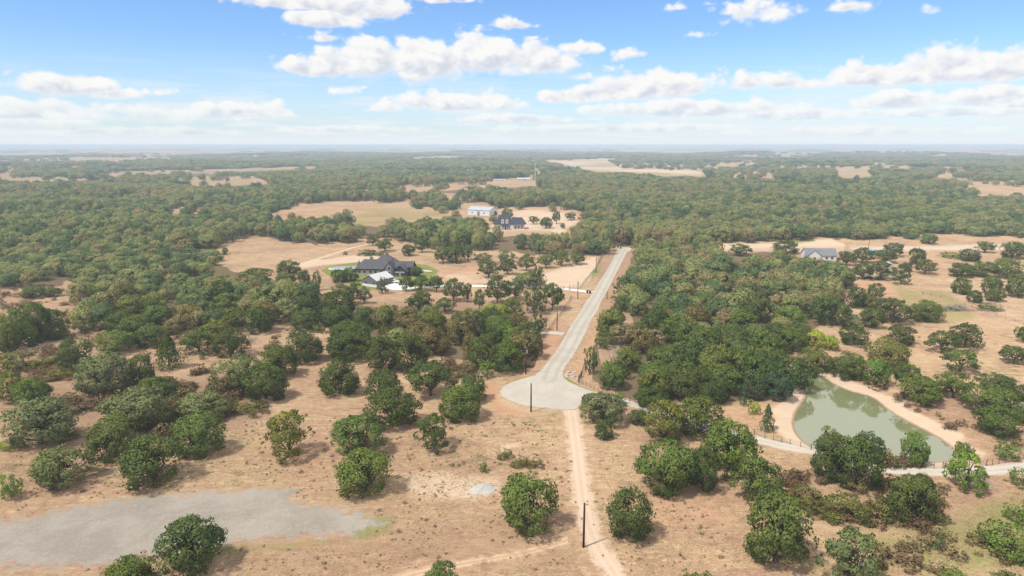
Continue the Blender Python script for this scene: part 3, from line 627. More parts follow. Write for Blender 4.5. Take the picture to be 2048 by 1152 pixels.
# ------------------------------------------------------------------ trees
def leaf_quads(rs, C, N, size, fold=0.25):
    """rhombic leaf sprays: centres C, facing N"""
    n = len(C); N = N/np.maximum(np.linalg.norm(N, axis=1, keepdims=True), 1e-6)
    a = rs.normal(size=(n, 3)); u = np.cross(N, a); u /= np.maximum(np.linalg.norm(u, axis=1, keepdims=True), 1e-6); v = np.cross(N, u)
    s = (size*rs.uniform(0.6, 1.35, n))[:, None]; w = rs.uniform(0.55, 0.9, n)[:, None]
    V = np.stack([C-u*s*0.5, C-v*s*w*0.5+N*s*fold*0.3, C+u*s*0.5, C+v*s*w*0.5-N*s*fold*0.2], 1)
    return V.reshape(-1, 3), np.arange(4*n).reshape(n, 4)
STYLES = {
 # base height, clumps, clump radius, top fullness, openness, lobing
 'round':  dict(base=0.02, ncl=72, rc=(0.80, 1.55), tall=1.0, inner=0.14, lob=0.16, rmin=0.55, flat=0.88),
 'broad':  dict(base=0.06, ncl=66, rc=(0.80, 1.55), tall=1.0, inner=0.12, lob=0.26, rmin=0.50, flat=0.80),
 'open':   dict(base=0.20, ncl=46, rc=(0.75, 1.45), tall=1.0, inner=0.06, lob=0.40, rmin=0.45, flat=0.75),
 'airy':   dict(base=0.10, ncl=48, rc=(0.65, 1.25), tall=1.0, inner=0.03, lob=0.40, rmin=0.35, flat=0.8),
 'bush':   dict(base=0.0, ncl=34, rc=(0.80, 1.6), tall=1.0, inner=0.12, lob=0.42, rmin=0.45, flat=0.75),
}
def crown_points(rs, st, nleaf):
    S = STYLES[st]; W, H = 10.0, 9.0; zb = S['base']*H; hz = (H-zb)/2; cz = zb+hz*(0.86 if st != 'bush' else 0.55)
    ph = rs.uniform(0, 6.28, 3); cl = []
    for k in range(S['ncl']):
        zz = rs.uniform(-0.95, 1.0); zz = zz if (zz > -0.5 or rs.rand() < 0.85) else -zz
        a = rs.uniform(0, 2*PI); rr = math.sqrt(max(0, 1-abs(zz)**(2.3 if zz > 0 else 5.0)))
        lob = 1+S['lob']*(0.55*math.sin(2*a+ph[0])+0.45*math.sin(3*a+ph[1]+2*zz)+0.35*math.sin(5*a+ph[2]-3*zz))*0.75
        f = rs.uniform(S['rmin'], 1.0)**0.6; rc = rs.uniform(*S['rc'])
        x = math.cos(a)*rr*f*lob*(W/2-rc*0.75); y = math.sin(a)*rr*f*lob*(W/2-rc*0.75); z = cz+zz*(hz-rc*0.55)*(0.75+0.25*f)*(1+0.12*math.sin(a*2+ph[1]))
        cl.append((x, y, max(z, rc*0.5), rc))
    for k in range(max(3, S['ncl']//7)):                     # stray outer sprigs break the outline
        a = rs.uniform(0, 2*PI); zz = rs.uniform(-0.3, 0.9); rr = math.sqrt(1-zz*zz); rc = rs.uniform(0.35, 0.65)
        cl.append((math.cos(a)*rr*(W/2)*0.98, math.sin(a)*rr*W/2*0.98, max(0.4, cz+zz*hz*0.98), rc))
    cl = np.array(cl); area = cl[:, 3]**2; cnt = np.maximum(6, (nleaf*area/area.sum()).astype(int)); C = []; N = []; T = []; SN = []
    def outward(p, d):                                       # leaves share the lean of their sprig and of the crown, so a crown shades as a body
        o = (p-np.array((0, 0, cz*0.85)))/np.array((W/2, W/2, hz)); o = o/np.maximum(np.linalg.norm(o, axis=1, keepdims=True), 1e-6)
        s = 0.60*d+0.62*o+0.12*rs.normal(size=p.shape); return s/np.maximum(np.linalg.norm(s, axis=1, keepdims=True), 1e-6)
    for (x, y, z, rc), n in zip(cl, cnt):
        d = rs.normal(size=(n, 3)); d /= np.linalg.norm(d, axis=1, keepdims=True)
        out = np.array((x, y, z-cz*0.75)); out = out/(np.linalg.norm(out)+1e-6)
        flip = (d@out < -0.25) & (rs.rand(n) < 0.8); d[flip] *= -1
        r = rc*rs.uniform(0.62, 1.12, n)[:, None]; p = np.array((x, y, z))+d*r*np.array((1, 1, S['flat']))
        C.append(p); SN.append(outward(p, d)); N.append(d*0.75+rs.normal(size=(n, 3))*0.32+0.3*SN[-1])
        T.append(np.stack([np.clip(rs.normal(rs.uniform(0.0, 0.7), 0.25, n), 0, 1), np.clip(rs.normal(rs.uniform(0, 0.5), 0.25, n), 0, 1), np.zeros(n)], 1))
    n = int(nleaf*S['inner'])
    if n:
        d = rs.normal(size=(n, 3)); d /= np.linalg.norm(d, axis=1, keepdims=True); d *= rs.uniform(0.1, 0.72, n)[:, None]
        C.append(d*np.array((W/2*0.8, W/2*0.8, hz*0.85))+np.array((0, 0, cz))); N.append(rs.normal(size=(n, 3))); SN.append(outward(C[-1], d)); T.append(rs.uniform(0, 0.5, (n, 3)))
    C = np.concatenate(C); C[:, 2] = np.maximum(C[:, 2], 0.08); return C, np.concatenate(N), np.concatenate(T), cl, cz, np.concatenate(SN)
def crown_mesh(name, seed, st, nleaf, leaf, mat):
    rs = np.random.RandomState(seed)
    if st == 'cedar':
        n = nleaf; t = rs.uniform(0, 1, n)**0.75; a = rs.uniform(0, 2*PI, n); ph = rs.uniform(0, 6.28, 3)
        rad = (1-t)**0.75*(4.3+0.9*np.sin(3*a+ph[0]+9*t)+0.6*np.sin(7*a+ph[1]+14*t))*rs.uniform(0.55, 1.0, n)+0.15
        C = np.stack([np.cos(a)*rad, np.sin(a)*rad, 0.2+t*8.7], 1); N = np.stack([np.cos(a), np.sin(a), 0.5+0*a], 1)+rs.normal(size=(n, 3))*0.4
        T = rs.uniform(0, 0.8, (n, 3)); cl = None; cz = 4; SN = np.stack([np.cos(a), np.sin(a), 0.45+0*a], 1)+rs.normal(size=(n, 3))*0.2
    else: C, N, T, cl, cz, SN = crown_points(rs, st, nleaf)
    V, Q = leaf_quads(rs, C, N, leaf); m = np_mesh(name, V, Q, [mat], {'leaf_tone': np.repeat(T, 4, 0)}, np.repeat(SN, 4, 0)); return m, cl
def trunk_mesh(name, seed, st, cl, mat, sides=6, limbs=9):
    rs = np.random.RandomState(seed+1000); b = MB(); base = STYLES[st]['base'] if st in STYLES else 0.1
    fork = max(0.9, base*9*0.85); lean = rs.uniform(-0.25, 0.25, 2)
    top = np.array((lean[0], lean[1], fork)); r0 = 0.30 if st != 'bush' else 0.12
    b.tube([(0, 0, -0.5), (0, 0, 0.05), (lean[0]*0.4, lean[1]*0.4, fork*0.5), tuple(top)], [r0*1.6, r0*1.25, r0*0.95, r0*0.85], sides)
    if cl is None: b.tube([tuple(top), (0, 0, 7)], [0.2, 0.04], 5)
    else:
        idx = rs.permutation(min(len(cl), STYLES[st]['ncl']))[:limbs]
        for i in idx:
            e = cl[i, :3]; mid = top*0.5+e*0.5+np.array((rs.uniform(-.5, .5), rs.uniform(-.5, .5), rs.uniform(-0.2, 0.5)))
            b.tube([tuple(top-np.array((0, 0, 0.25))), tuple(mid), tuple(e)], [r0*0.55, r0*0.32, 0.05], 5, False)
    return b.mesh(name, mat, True)
PROTO = {}
def protos(key, st, seeds, nleaf, leaf, limbs=9):
    PROTO[key] = []
    for sdn in seeds:
        cm, cl = crown_mesh('crown', sdn, st, nleaf, leaf, M_LEAF); PROTO[key].append((cm, trunk_mesh('trunk', sdn, st if st != 'cedar' else 'round', cl, M_BARK, 6, limbs)))
protos('round0', 'round', range(10, 17), 6000, 0.38); protos('round1', 'round', range(20, 25), 3200, 0.50)
protos('broad0', 'broad', range(30, 36), 5200, 0.40); protos('broad1', 'broad', range(40, 46), 3000, 0.50)
protos('open0', 'open', range(50, 54), 3600, 0.40); protos('open1', 'open', range(60, 66), 2300, 0.50, 11)
protos('airy0', 'airy', range(70, 73), 3800, 0.40); protos('airy1', 'airy', range(75, 78), 1700, 0.55)
protos('bush0', 'bush', range(80, 84), 2400, 0.42); protos('bush1', 'bush', range(85, 88), 1000, 0.6)
protos('cedar0', 'cedar', range(90, 92), 2200, 0.5); protos('cedar1', 'cedar', range(92, 94), 900, 0.7)
def dead_mesh(name, seed, mat, spread=1.0, levels=4):
    rs = np.random.RandomState(seed); b = MB()
    def grow(p, d, L, r, lv):
        q = p+d*L*0.5+rs.normal(size=3)*L*0.06; e = p+d*L+rs.normal(size=3)*L*0.10
        b.tube([tuple(p), tuple(q), tuple(e)], [r, r*0.8, r*0.55], 5 if lv > 1 else 4, False)
        if lv <= 0: return
        for k in range(3 if lv > 2 else rs.randint(2, 4)):
            a = rs.normal(size=3); nd = d*0.75+a*0.55*spread; nd[2] = nd[2]*0.9+0.08; nd /= np.linalg.norm(nd); grow(e if k else q, nd, L*rs.uniform(0.55, 0.8), r*0.55, lv-1)
    grow(np.array((0., 0., -0.3)), np.array((0.05, 0.0, 1.0)), 3.0, 0.24, levels)
    return b.mesh(name, mat)
TINT = {'d': (0.080, 0.116, 0.036), 'g': (0.106, 0.150, 0.042), 'o': (0.150, 0.168, 0.047), 'y': (0.28, 0.34, 0.05), 'b': (0.185, 0.160, 0.068),
        's': (0.138, 0.172, 0.080), 'l': (0.145, 0.222, 0.050), 'c': (0.070, 0.108, 0.054)}
WORD = {'d': 'dark green', 'g': 'mid green', 'o': 'olive green', 'y': 'yellow green', 'b': 'brownish olive', 's': 'pale grey green', 'l': 'bright green', 'c': 'dark blue green'}
KIND = {'round': ('oak_tree', 'oak', 'tree'), 'broad': ('oak_tree', 'oak', 'tree'), 'open': ('oak_tree', 'oak', 'tree'), 'airy': ('young_tree', 'young tree', 'tree'),
        'bush': ('bush', 'bush', 'bush'), 'cedar': ('cedar_tree', 'cedar', 'tree')}
OCC = []                                                     # ground already taken: x, y, radius
COUNT = {}
def plant_tree(x, y, z, Wd, H, st, tint, label, group, lod, seed, rz=None):
    P = PROTO[st+str(lod)]; cm, tm = P[seed % len(P)]
    nm, word, cat = KIND[st]; rs = np.random.RandomState(seed*7+5)
    r = thing(nm, (x, y, z-0.03), rs.uniform(0, 2*PI) if rz is None else rz, label, cat, group, (Wd/10*rs.uniform(0.94, 1.06), Wd/10*rs.uniform(0.94, 1.06), H/9))
    t = link('trunk', tm, r); c = link('crown', cm, r)
    b = TINT[tint]; j = rs.uniform(0.88, 1.14); c.color = (b[0]*j*rs.uniform(0.92, 1.08), b[1]*j, b[2]*j*rs.uniform(0.9, 1.1), 1)
    OCC.append((x, y, Wd/2)); return r
def from_box(x0, y0, x1, y1, st):
    """tree whose outline fills a photo rectangle -> ground point, width, height"""
    h = y1-y0; by = y1-{'round': 0.10, 'broad': 0.09, 'open': 0.05, 'airy': 0.06, 'bush': 0.22, 'cedar': 0.07}[st]*h
    p = G((x0+x1)/2, by); _, _, dep = project(p.x, p.y, p.z); dep = float(dep); ang = math.atan2(CAM_H-p.z, math.hypot(p.x, p.y))
    Wd = (x1-x0)*dep/FPX*1.04; Hh = (by-y0)*dep/FPX/math.cos(ang)
    Hh = Hh-0.09*Wd*math.tan(ang); Wd *= 1.14 if st == 'open' else 1.0; return p, Wd, max(Hh, 0.45*Wd if st != 'bush' else 0.3*Wd)
# photo rectangle, kind, tint, label (or None: labelled from its stand), stand
L = None
TREES = [
# --- near pasture, left of the dirt track
(318,1033,447,1152,'round','d','large dark green oak standing alone at the edge of the gravel pad'),
(213,1110,322,1190,'round','g','oak crown cut by the lower edge beside the gravel pad oak'),
(852,1122,920,1200,'broad','g','small oak crown cut by the lower edge on the faint track'),
(995,946,1117,1068,'broad','g','large full oak right of the white gravel heap'),
(676,895,788,990,'broad','g','leaning mid green oak at the far right end of the gravel pad'),
(667,826,772,912,'broad','g','broad oak just behind the leaning oak by the gravel pad'),
(528,816,626,920,'airy','o','thin crowned oak whose limbs show through, alone in the open grass'),
(828,824,908,902,'airy','d','dark twin stemmed oak in front of the turnaround oaks'),
(728,772,836,856,'broad','d','wide dark oak below two others left of the turnaround'),
(878,764,966,845,'round','g','tall full oak nearest the left rim of the turnaround'),
(918,745,974,808,'round','d','narrow dark oak tucked behind the full oak by the turnaround'),
(816,722,905,795,'open','d','flat topped dark oak with its trunk and shadow showing, left of the turnaround'),
(728,733,806,808,'round','d','round dark oak behind the wide dark oak left of the turnaround'),
(640,712,716,796,'round','d','round dark oak with a yellow green bush at its left shoulder'),
(247,865,372,972,'broad','d','dark oak with ragged skirt just above the gravel pad'),
(182,826,285,922,'round','g','rounded oak behind and left of the ragged dark oak'),
(345,820,452,915,'round','g','dense rounded oak facing the open tan grass'),
(70,888,186,975,'broad','s','low broad grey green oak near the left edge above the gravel pad'),
(18,790,146,898,'broad','s','large pale oak spreading at the left edge above brown brush'),
(208,768,346,862,'broad','s','wide pale oak growing amid reddish brown brush'),
(360,780,454,842,'broad','s','pale oak directly behind the dense rounded oak'),
(488,723,574,805,'round','d','dark oak at the corner of the brush facing open grass'),
(436,703,516,792,'open','s','pale wispy oak standing over low bushes'),
(159,699,264,792,'round','s','big pale domed oak above the reddish brown brush'),
(253,703,312,775,'round','d','darker oak against the big pale domed oak'),
(280,750,352,798,'broad','g','low oak behind the wide pale oak'),
(516,686,595,760,'round','d','dark oak in front of the round oak at the open grass'),
(574,652,645,731,'round','d','round dark oak standing clear at the end of the bare strip'),
(304,665,374,742,'cedar','d','two tiered dark oak with low skirt among the savanna trees'),
(369,652,430,707,'open','d','flat headed dark oak with limbs showing in the savanna'),
(428,652,494,718,'broad','d','loose dark oak beside the bleached dead tree'),
(120,672,188,745,'round','d','dark oak at the end of the pale ranch track'),
(193,658,274,708,'broad','g','mid green oak behind the big pale domed oak'),
(275,645,330,698,'round','g',L),(326,634,367,671,'round','b',L),(212,620,279,670,'round','d',L),(279,608,346,652,'round','g',L),(441,612,497,657,'round','g',L),
(547,599,588,637,'round','b',L),(490,609,548,671,'round','d',L),(584,615,640,662,'round','d',L),(424,583,493,630,'broad','o',L),(354,583,377,609,'airy','y',L),
(143,603,227,647,'bush','o',L),(34,597,76,619,'bush','o',L),(92,573,122,595,'round','g',L),(44,569,93,597,'broad','g',L),(171,571,215,607,'round','g',L),(204,583,240,611,'round','g',L),
(0,612,72,706,'round','g',L),(42,600,106,692,'round','d',L),(80,612,142,684,'round','d',L),(0,640,40,712,'round','g',L),(3,700,56,742,'airy','o',L),(160,648,178,668,'airy','o',L),
(0,735,52,812,'round','o',L),(30,752,98,818,'round','g',L),(396,700,413,720,'cedar','d',L),(642,607,702,657,'round','d',L),(704,610,757,660,'round','d',L),(655,640,722,702,'broad','d',L),
(0,940,46,1000,'airy','l','thin pale bright green tree at the left edge above the gravel pad'),
# --- strip of wood left of the turnaround
(655,655,747,722,'round','d',L),(728,668,800,748,'broad','d',L),(788,660,858,748,'round','d',L),(666,637,747,702,'round','d',L),(746,603,808,674,'round','o',L),(784,610,851,674,'round','b',L),
(840,617,896,682,'round','o',L),(826,651,900,713,'round','b',L),(892,620,952,695,'round','b',L),(922,655,952,720,'airy','b',L),(938,663,997,742,'round','g',L),(966,627,1038,690,'round','g',L),
(987,679,1045,751,'round','g',L),(1006,648,1045,702,'round','l',L),(1036,637,1082,703,'round','d',L),(600,578,643,646,'round','d',L),(634,578,712,653,'round','d',L),(812,580,866,626,'broad','d',L),(871,594,911,627,'open','d',L),
(958,717,990,757,'airy','l','small bright yellow green tree at the fence left of the turnaround'),
(958,604,1020,648,'round','y','rounded yellow green tree glowing in front of the shaded oaks'),
# --- round the dark roofed house and its meadow
(869,491,904,528,'open','d',L),(893,486,931,530,'round','d',L),(923,487,950,522,'open','g',L),(949,505,984,526,'open','s',L),(955,520,999,556,'open','d',L),(994,496,1034,526,'airy','s',L),(998,517,1031,550,'open','d',L),
(1037,506,1069,543,'open','g',L),(1060,526,1088,575,'airy','d',L),(1030,541,1086,575,'open','s',L),(1076,506,1108,538,'open','g',L),(1107,497,1139,534,'open','g',L),(1135,504,1169,530,'open','g',L),
(971,548,1018,610,'open','d',L),(1010,556,1054,601,'open','d',L),(1045,563,1093,630,'airy','d',L),(1081,561,1128,623,'open','d',L),(886,554,928,604,'open','d',L),(925,563,945,607,'open','d',L),(948,576,970,621,'open','g',L),
(1001,593,1048,642,'broad','g',L),(1061,621,1095,664,'airy','d',L),(860,548,886,586,'open','d',L),
(662,536,692,568,'round','d',L),(685,532,717,566,'round','d',L),(665,563,694,590,'open','s',L),(687,562,725,610,'open','d',L),(716,570,741,609,'open','s',L),(752,550,778,590,'airy','g',L),
(799,549,826,584,'open','d',L),(821,531,846,555,'round','d',L),(822,550,862,584,'open','d',L),(623,535,644,584,'airy','g',L),(612,566,636,592,'open','d',L),(554,518,601,551,'round','d',L),
(482,533,549,570,'broad','d',L),(550,540,594,578,'open','s',L),(595,538,621,566,'round','d',L),(590,564,631,587,'open','d',L),(444,493,457,511,'round','g',L),(803,487,830,514,'round','d',L),(831,476,857,506,'open','d',L),
(753,475,788,504,'open','d',L),(732,467,758,492,'open','d',L),
(1057,431,1077,449,'open','d',L),(1079,433,1106,459,'round','d',L),(1104,420,1122,449,'open','d',L),(1130,424,1153,441,'open','d',L),(979,430,995,449,'open','g',L),(1003,415,1026,437,'round','d',L),(1120,446,1131,458,'round','g',L),(985,421,995,431,'round','d',L),
# --- right edge of the road and the wood there
(1195,717,1252,782,'round','g',L),(1271,719,1345,785,'round','g',L),(1265,771,1338,815,'round','d',L),(1344,740,1402,807,'round','d',L),(1390,743,1457,810,'round','d',L),(1472,760,1505,813,'cedar','c',L),
(1483,743,1532,802,'round','c',L),(1520,738,1584,802,'round','c',L),(1478,691,1532,764,'round','g',L),(1524,693,1579,764,'round','d',L),(1424,643,1498,702,'round','g',L),(1167,684,1193,752,'airy','g',L),
(1436,650,1470,676,'airy','y',L),(1468,654,1490,676,'airy','l',L),(1611,656,1650,697,'round','y','larger yellow crowned tree over the far wood by the pond'),(1644,668,1678,703,'round','y','smaller yellow crowned tree just right of the larger one near the pond'),
(1311,575,1336,598,'airy','y',L),(1502,580,1530,615,'airy','b','ochre tinged tree amid dark oaks of the right hand wood'),(1351,632,1391,660,'round','l',L),
(1545,608,1612,660,'round','l',L),(1625,587,1696,657,'broad','d',L),(1689,569,1731,619,'round','d',L),(1720,583,1754,619,'round','o',L),(1733,564,1768,601,'open','d',L),(1750,592,1818,650,'broad','d',L),
(1719,611,1766,660,'broad','d',L),(1680,625,1723,660,'broad','s',L),(1774,646,1829,692,'broad','d',L),(1680,649,1735,692,'broad','d',L),
(1731,670,1814,740,'round','o',L),(1663,700,1728,761,'round','g',L),(1724,712,1776,775,'round','l',L),(1594,691,1664,747,'round','o',L),(1573,642,1620,695,'round','g',L),(1785,726,1842,764,'broad','g',L),(1794,747,1880,810,'broad','g',L),
(1873,740,1939,799,'open','g','flat spreading oak with bare trunk on the slope beyond the pond'),(1953,745,2030,785,'broad','d',L),(1923,764,2023,828,'broad','g',L),(1953,806,2035,874,'broad','g',L),(2028,768,2072,804,'broad','d',L),(2022,803,2080,854,'broad','d',L),
(1990,878,2032,922,'airy','l','small leafy tree by the lane fence at the right end of the pond'),(1910,880,1946,920,'airy','g','thin wispy sapling at the right tip of the pond'),
# --- pasture beyond the pond
(1819,597,1882,646,'round','g','full round oak beside the heap of cut brush'),(1858,660,1911,707,'open','d','left and lower of the two joined oaks in mid pasture'),(1899,642,1960,699,'broad','d','right and taller of the two joined oaks in mid pasture'),
(1888,696,1950,745,'open','g','small umbrella shaped oak alone in the brown pasture'),(2000,688,2053,730,'open','d','spreading oak with clear trunk at the right edge of the pasture'),(2030,651,2062,685,'open','d','oak cut by the right edge above the spreading one'),
(1934,578,1963,608,'round','d',L),(1903,552,1943,591,'round','g',L),(1972,575,2007,605,'round','g',L),(1962,549,2000,591,'round','g',L),(2010,545,2062,598,'broad','g',L),(1899,523,1946,556,'round','d',L),(1917,495,1957,525,'round','d',L),
(1832,517,1868,549,'open','d',L),(1797,523,1825,545,'round','d',L),(1785,538,1820,570,'open','d',L),(1705,523,1745,560,'open','d',L),(1740,519,1785,561,'open','d',L),(1674,500,1710,532,'open','d',L),(1705,493,1744,527,'open','d',L),
(1743,497,1790,527,'open','d',L),(1767,484,1804,514,'open','d',L),(1816,493,1849,532,'round','d',L),(1840,465,1874,490,'broad','g',L),(1951,481,1986,506,'open','g',L),(1542,478,1598,509,'broad','d',L),(1460,486,1500,512,'open','d',L),
(1940,520,1990,556,'broad','g',L),(1985,512,2040,560,'broad','g',L),(2000,480,2050,520,'broad','d',L),
# --- near right
(1162,783,1250,850,'broad','s','grey green oak by the turnaround overhanging a lower dark one'),(1188,835,1228,880,'round','d','small dark oak directly under the grey green one by the dirt track'),
(1226,780,1252,812,'airy','l','bright yellow green sapling behind the grey green oak'),(1204,785,1230,812,'cedar','o','dark olive cedar tip left of the bright sapling'),
(1283,798,1372,888,'broad','o','olive topped oak at the left of the big lane grove'),(1350,788,1440,882,'broad','g','tall oak at the back of the big lane grove'),
(1272,878,1386,992,'broad','g','large oak in front of the lane grove with light showing through'),(1368,892,1440,985,'broad','d','shaded oak joined to the large one at the front of the grove'),
(1394,836,1514,952,'round','g','tall full oak at the right of the lane grove'),(1256,818,1300,850,'round','d','low dark oak at the lane behind the olive topped oak'),
(1494,798,1519,830,'airy','y','small yellow green sapling on the bare bank left of the pond'),(1515,808,1552,865,'cedar','c','dark conical cedar on the bare bank left of the pond'),
(1208,973,1308,1083,'round','d','compact round oak standing alone right of the near pole'),
(1481,980,1621,1140,'round','g','very large full oak at the lower right of the pasture'),(1466,913,1563,1012,'broad','g','oak right behind the very large full oak'),
(1636,1058,1768,1185,'airy','s','grey green thin tree cut by the lower edge at the right'),
(1622,860,1702,965,'round','d','tall dark oak on the lane in front of the pond, left stem of the clump'),(1662,866,1756,985,'broad','d','oak with pale limbs showing in the middle of the pond clump'),(1704,860,1764,930,'round','c','deep green tree right of the pond clump against the water'),
(1640,850,1680,890,'airy','o','yellowish top rising behind the pond clump'),(1796,860,1856,936,'broad','l','single yellow green tree with clear trunk against the pond water'),
(1888,896,1966,985,'airy','l','fresh bright green tree with bleached fallen branches at its foot'),(1905,880,1935,915,'airy','l','bright green sprig behind the tree with fallen branches'),
(1776,948,1872,1048,'round','g','dark domed thicket tree below the lane'),(1820,945,1864,985,'round','d','small dark tree behind the domed thicket tree'),
(2018,925,2075,985,'bush','l','bright bush at the right edge just below the lane'),
(1955,1025,2075,1130,'bush','l','big bright green bush cut by the right edge'),(2010,990,2070,1050,'bush','l','bright bush above the big one at the right edge'),
(1362,1136,1440,1195,'bush','g','low green crown cut by the lower edge left of the very large oak'),
# --- bushes
(1560,960,1650,1020,'bush','o','olive bush right of the oak behind the very large one'),(1640,975,1735,1050,'bush','o','large olive bush in the thicket below the pond clump'),(1680,940,1740,990,'bush','b','ochre brown bush at the foot of the pond clump'),
(1730,985,1790,1050,'bush','o','olive bush filling the gap left of the domed thicket tree'),(1720,1030,1750,1055,'bush','l','small pale bush in front of the thicket'),(1610,1005,1650,1040,'bush','b','small dry bush beside the very large oak'),
(1735,945,1775,985,'bush','b','dry grey bush by the lane right of the pond clump'),(1860,1020,1900,1050,'bush','b','reddish brown bush right of the domed thicket tree'),(1855,1068,1890,1100,'bush','s','pale grey weed bush in the lower right grass'),
(1870,1125,1920,1160,'bush','l','bright low weed bush at the bottom right'),(1995,1140,2048,1170,'bush','d','dark low bush cut by the lower right corner'),
(992,892,1026,922,'bush','g','green leafy bush at the left end of the little brush clump'),(1020,905,1056,938,'bush','o','olive bush in the middle of the little brush clump'),(1048,908,1086,938,'bush','b','brown bush at the right end of the little brush clump'),
(957,922,976,946,'airy','l','tiny bright sapling in the open grass by the gravel heap'),
(465,790,522,830,'bush','o','olive yellow bush at the corner of the reddish brush'),(440,800,475,840,'bush','b','brown bush behind the dense rounded oak'),(498,812,514,838,'airy','o','small upright sapling at the edge of the olive bush'),
(640,745,668,790,'bush','y','yellow green bush at the left shoulder of the round dark oak'),(0,870,50,905,'bush','y','yellowish bush at the left edge under the pale oak'),(120,850,160,885,'bush','o','olive bush right of the large pale oak'),
(290,820,350,865,'bush','b','brown bush in the shade between the rounded oaks'),(420,820,450,850,'bush','b',L),(60,705,110,740,'bush','o',L),(95,725,150,765,'bush','o',L),(710,497,755,513,'bush','d',L),(748,500,770,514,'bush','d',L),(684,500,696,512,'bush','d',L),
(1030,725,1052,744,'bush','b',L),(620,640,655,670,'bush','o',L),(1830,495,1850,508,'bush','l',L),(1880,500,1930,520,'bush','l',L),(1955,600,2010,625,'bush','s',L),
(610,462,640,480,'bush','d',L),(1235,722,1260,760,'airy','d',L),(1250,640,1300,690,'broad','d',L),(1205,610,1250,655,'airy','d',L),(1190,655,1230,700,'airy','g',L),(1222,585,1262,625,'airy','d',L),
(1255,560,1300,605,'round','d',L),(1300,600,1350,650,'broad','g',L),(1290,690,1340,740,'round','g',L),(1230,690,1285,745,'round','o',L),
]
STANDS = [  # name, test on centre and foot pixel, phrase
 ('white house', lambda u, v: 970 < u < 1160 and v < 462, 'by the white house'),
 ('house meadow', lambda u, v: 600 < u < 1175 and v < 640, 'by the dark roofed house'),
 ('strip wood', lambda u, v: 580 < u < 1100 and v < 800, 'in the wood left of the turnaround'),
 ('savanna', lambda u, v: u < 650 and v < 900, 'in the left savanna'),
 ('right wood', lambda u, v: 1150 < u < 1590 and v < 830, 'in the wood beside the pond'),
 ('pond slope', lambda u, v: u >= 1560 and v > 700, 'on the slope beyond the pond'),
 ('far yard', lambda u, v: 1560 < u and v < 575, 'round the farm yard'),
 ('pond wood', lambda u, v: True, 'in the grove above the pond'),
]
ORD = 'first second third fourth fifth sixth seventh eighth ninth tenth eleventh twelfth thirteenth fourteenth fifteenth sixteenth seventeenth eighteenth nineteenth twentieth'.split()
def plant_all():
    auto = {}
    for k, row in enumerate(TREES):
        x0, y0, x1, y1, st, ti, lab = row; p, Wd, H = from_box(x0, y0, x1, y1, st)
        u, v = (x0+x1)/2, y1; stand, phrase = next((s[0], s[2]) for s in STANDS if s[1](u, v))
        lod = 0 if (x1-x0) > 62 else 1
        o = plant_tree(p.x, p.y, p.z, Wd, H, st, ti, lab, ('bushes' if st == 'bush' else 'trees')+' '+(phrase if lab is None else 'of the near pasture and pond bank'), lod, k*3+1)
        if lab is None: auto.setdefault((stand, phrase, KIND[st][1], ti, 'wide' if (x1-x0) > 1.55*(y1-y0)/1.25 else 'tall' if (y1-y0) > 1.1*(x1-x0) else 'rounded'), []).append((u, v, o))
    for (stand, phrase, word, ti, form), lst in auto.items():
        lst.sort(key=lambda q: q[0])
        for i, (u, v, o) in enumerate(lst):
            rank = '' if len(lst) == 1 else (', '+ORD[min(i, 19)]+' from the left')
            o['label'] = f'{form} {WORD[ti]} {word} {phrase}{rank}'
plant_all()
def dead(name, px, py, Wd, H, seed, mat, label, levels=4, spread=1.0):
    p = G(px, py); o = thing(name, (p.x, p.y, p.z), random.uniform(0, 6), label, 'tree', None, (Wd/8, Wd/8, H/9)); link('branches', dead_mesh('branches', seed, mat, spread, levels), o); OCC.append((p.x, p.y, 2)); return o
dead('dead_tree', 1222, 742, 9.0, 9.5, 5, M_DEAD, 'bleached bare dead tree at the roadside edge of the wood', 5, 1.2)
dead('dead_tree', 502, 699, 6.5, 10.5, 9, M_GRAYTWIG, 'grey leafless tree beside a loose dark oak in the savanna', 5, 0.9)
def snag():
    p = G(1647, 589); o = thing('dead_snag', p, 0, 'white forked dead snag standing out against dark oaks', 'tree'); b = MB()
    b.tube([(0, 0, -.3), (0.2, 0, 4), (0.3, 0, 6.5), (0, 0, 9.5)], [.35, .28, .22, .12]); b.build('trunk', M_DEAD, o)
    b = MB(); b.tube([(0.3, 0, 6.2), (2.5, 0, 8.5), (5.0, 0.3, 10.2)], [.2, .15, .06]); b.build('branch', M_DEAD, o)
snag()
def fallen():
    p = G(1935, 975); o = thing('fallen_branches', p, 0, 'tangle of bleached fallen branches under the fresh bright green tree', 'branches'); b = MB(); rs = np.random.RandomState(4)
    for k in range(46):
        a = rs.uniform(-0.3, 1.7)-PI/2+0.3; L = rs.uniform(2.5, 6.0); s = np.array((rs.uniform(-1.2, 1.0), rs.uniform(-0.3, 1.2), rs.uniform(0.8, 2.6)))
        e = s+np.array((math.cos(a)*L, math.sin(a)*L*0.75, -s[2]+rs.uniform(0.05, 0.9))); md = (s+e)/2+np.array((rs.uniform(-.4, .4), rs.uniform(-.4, .4), rs.uniform(0.3, 0.9)))
        b.tube([tuple(s), tuple(md), tuple(e)], [rs.uniform(.05, .13), .06, .02], 4, False)
    br = b.build('branches', M_DEAD, o); br['kind'] = 'stuff'
fallen()

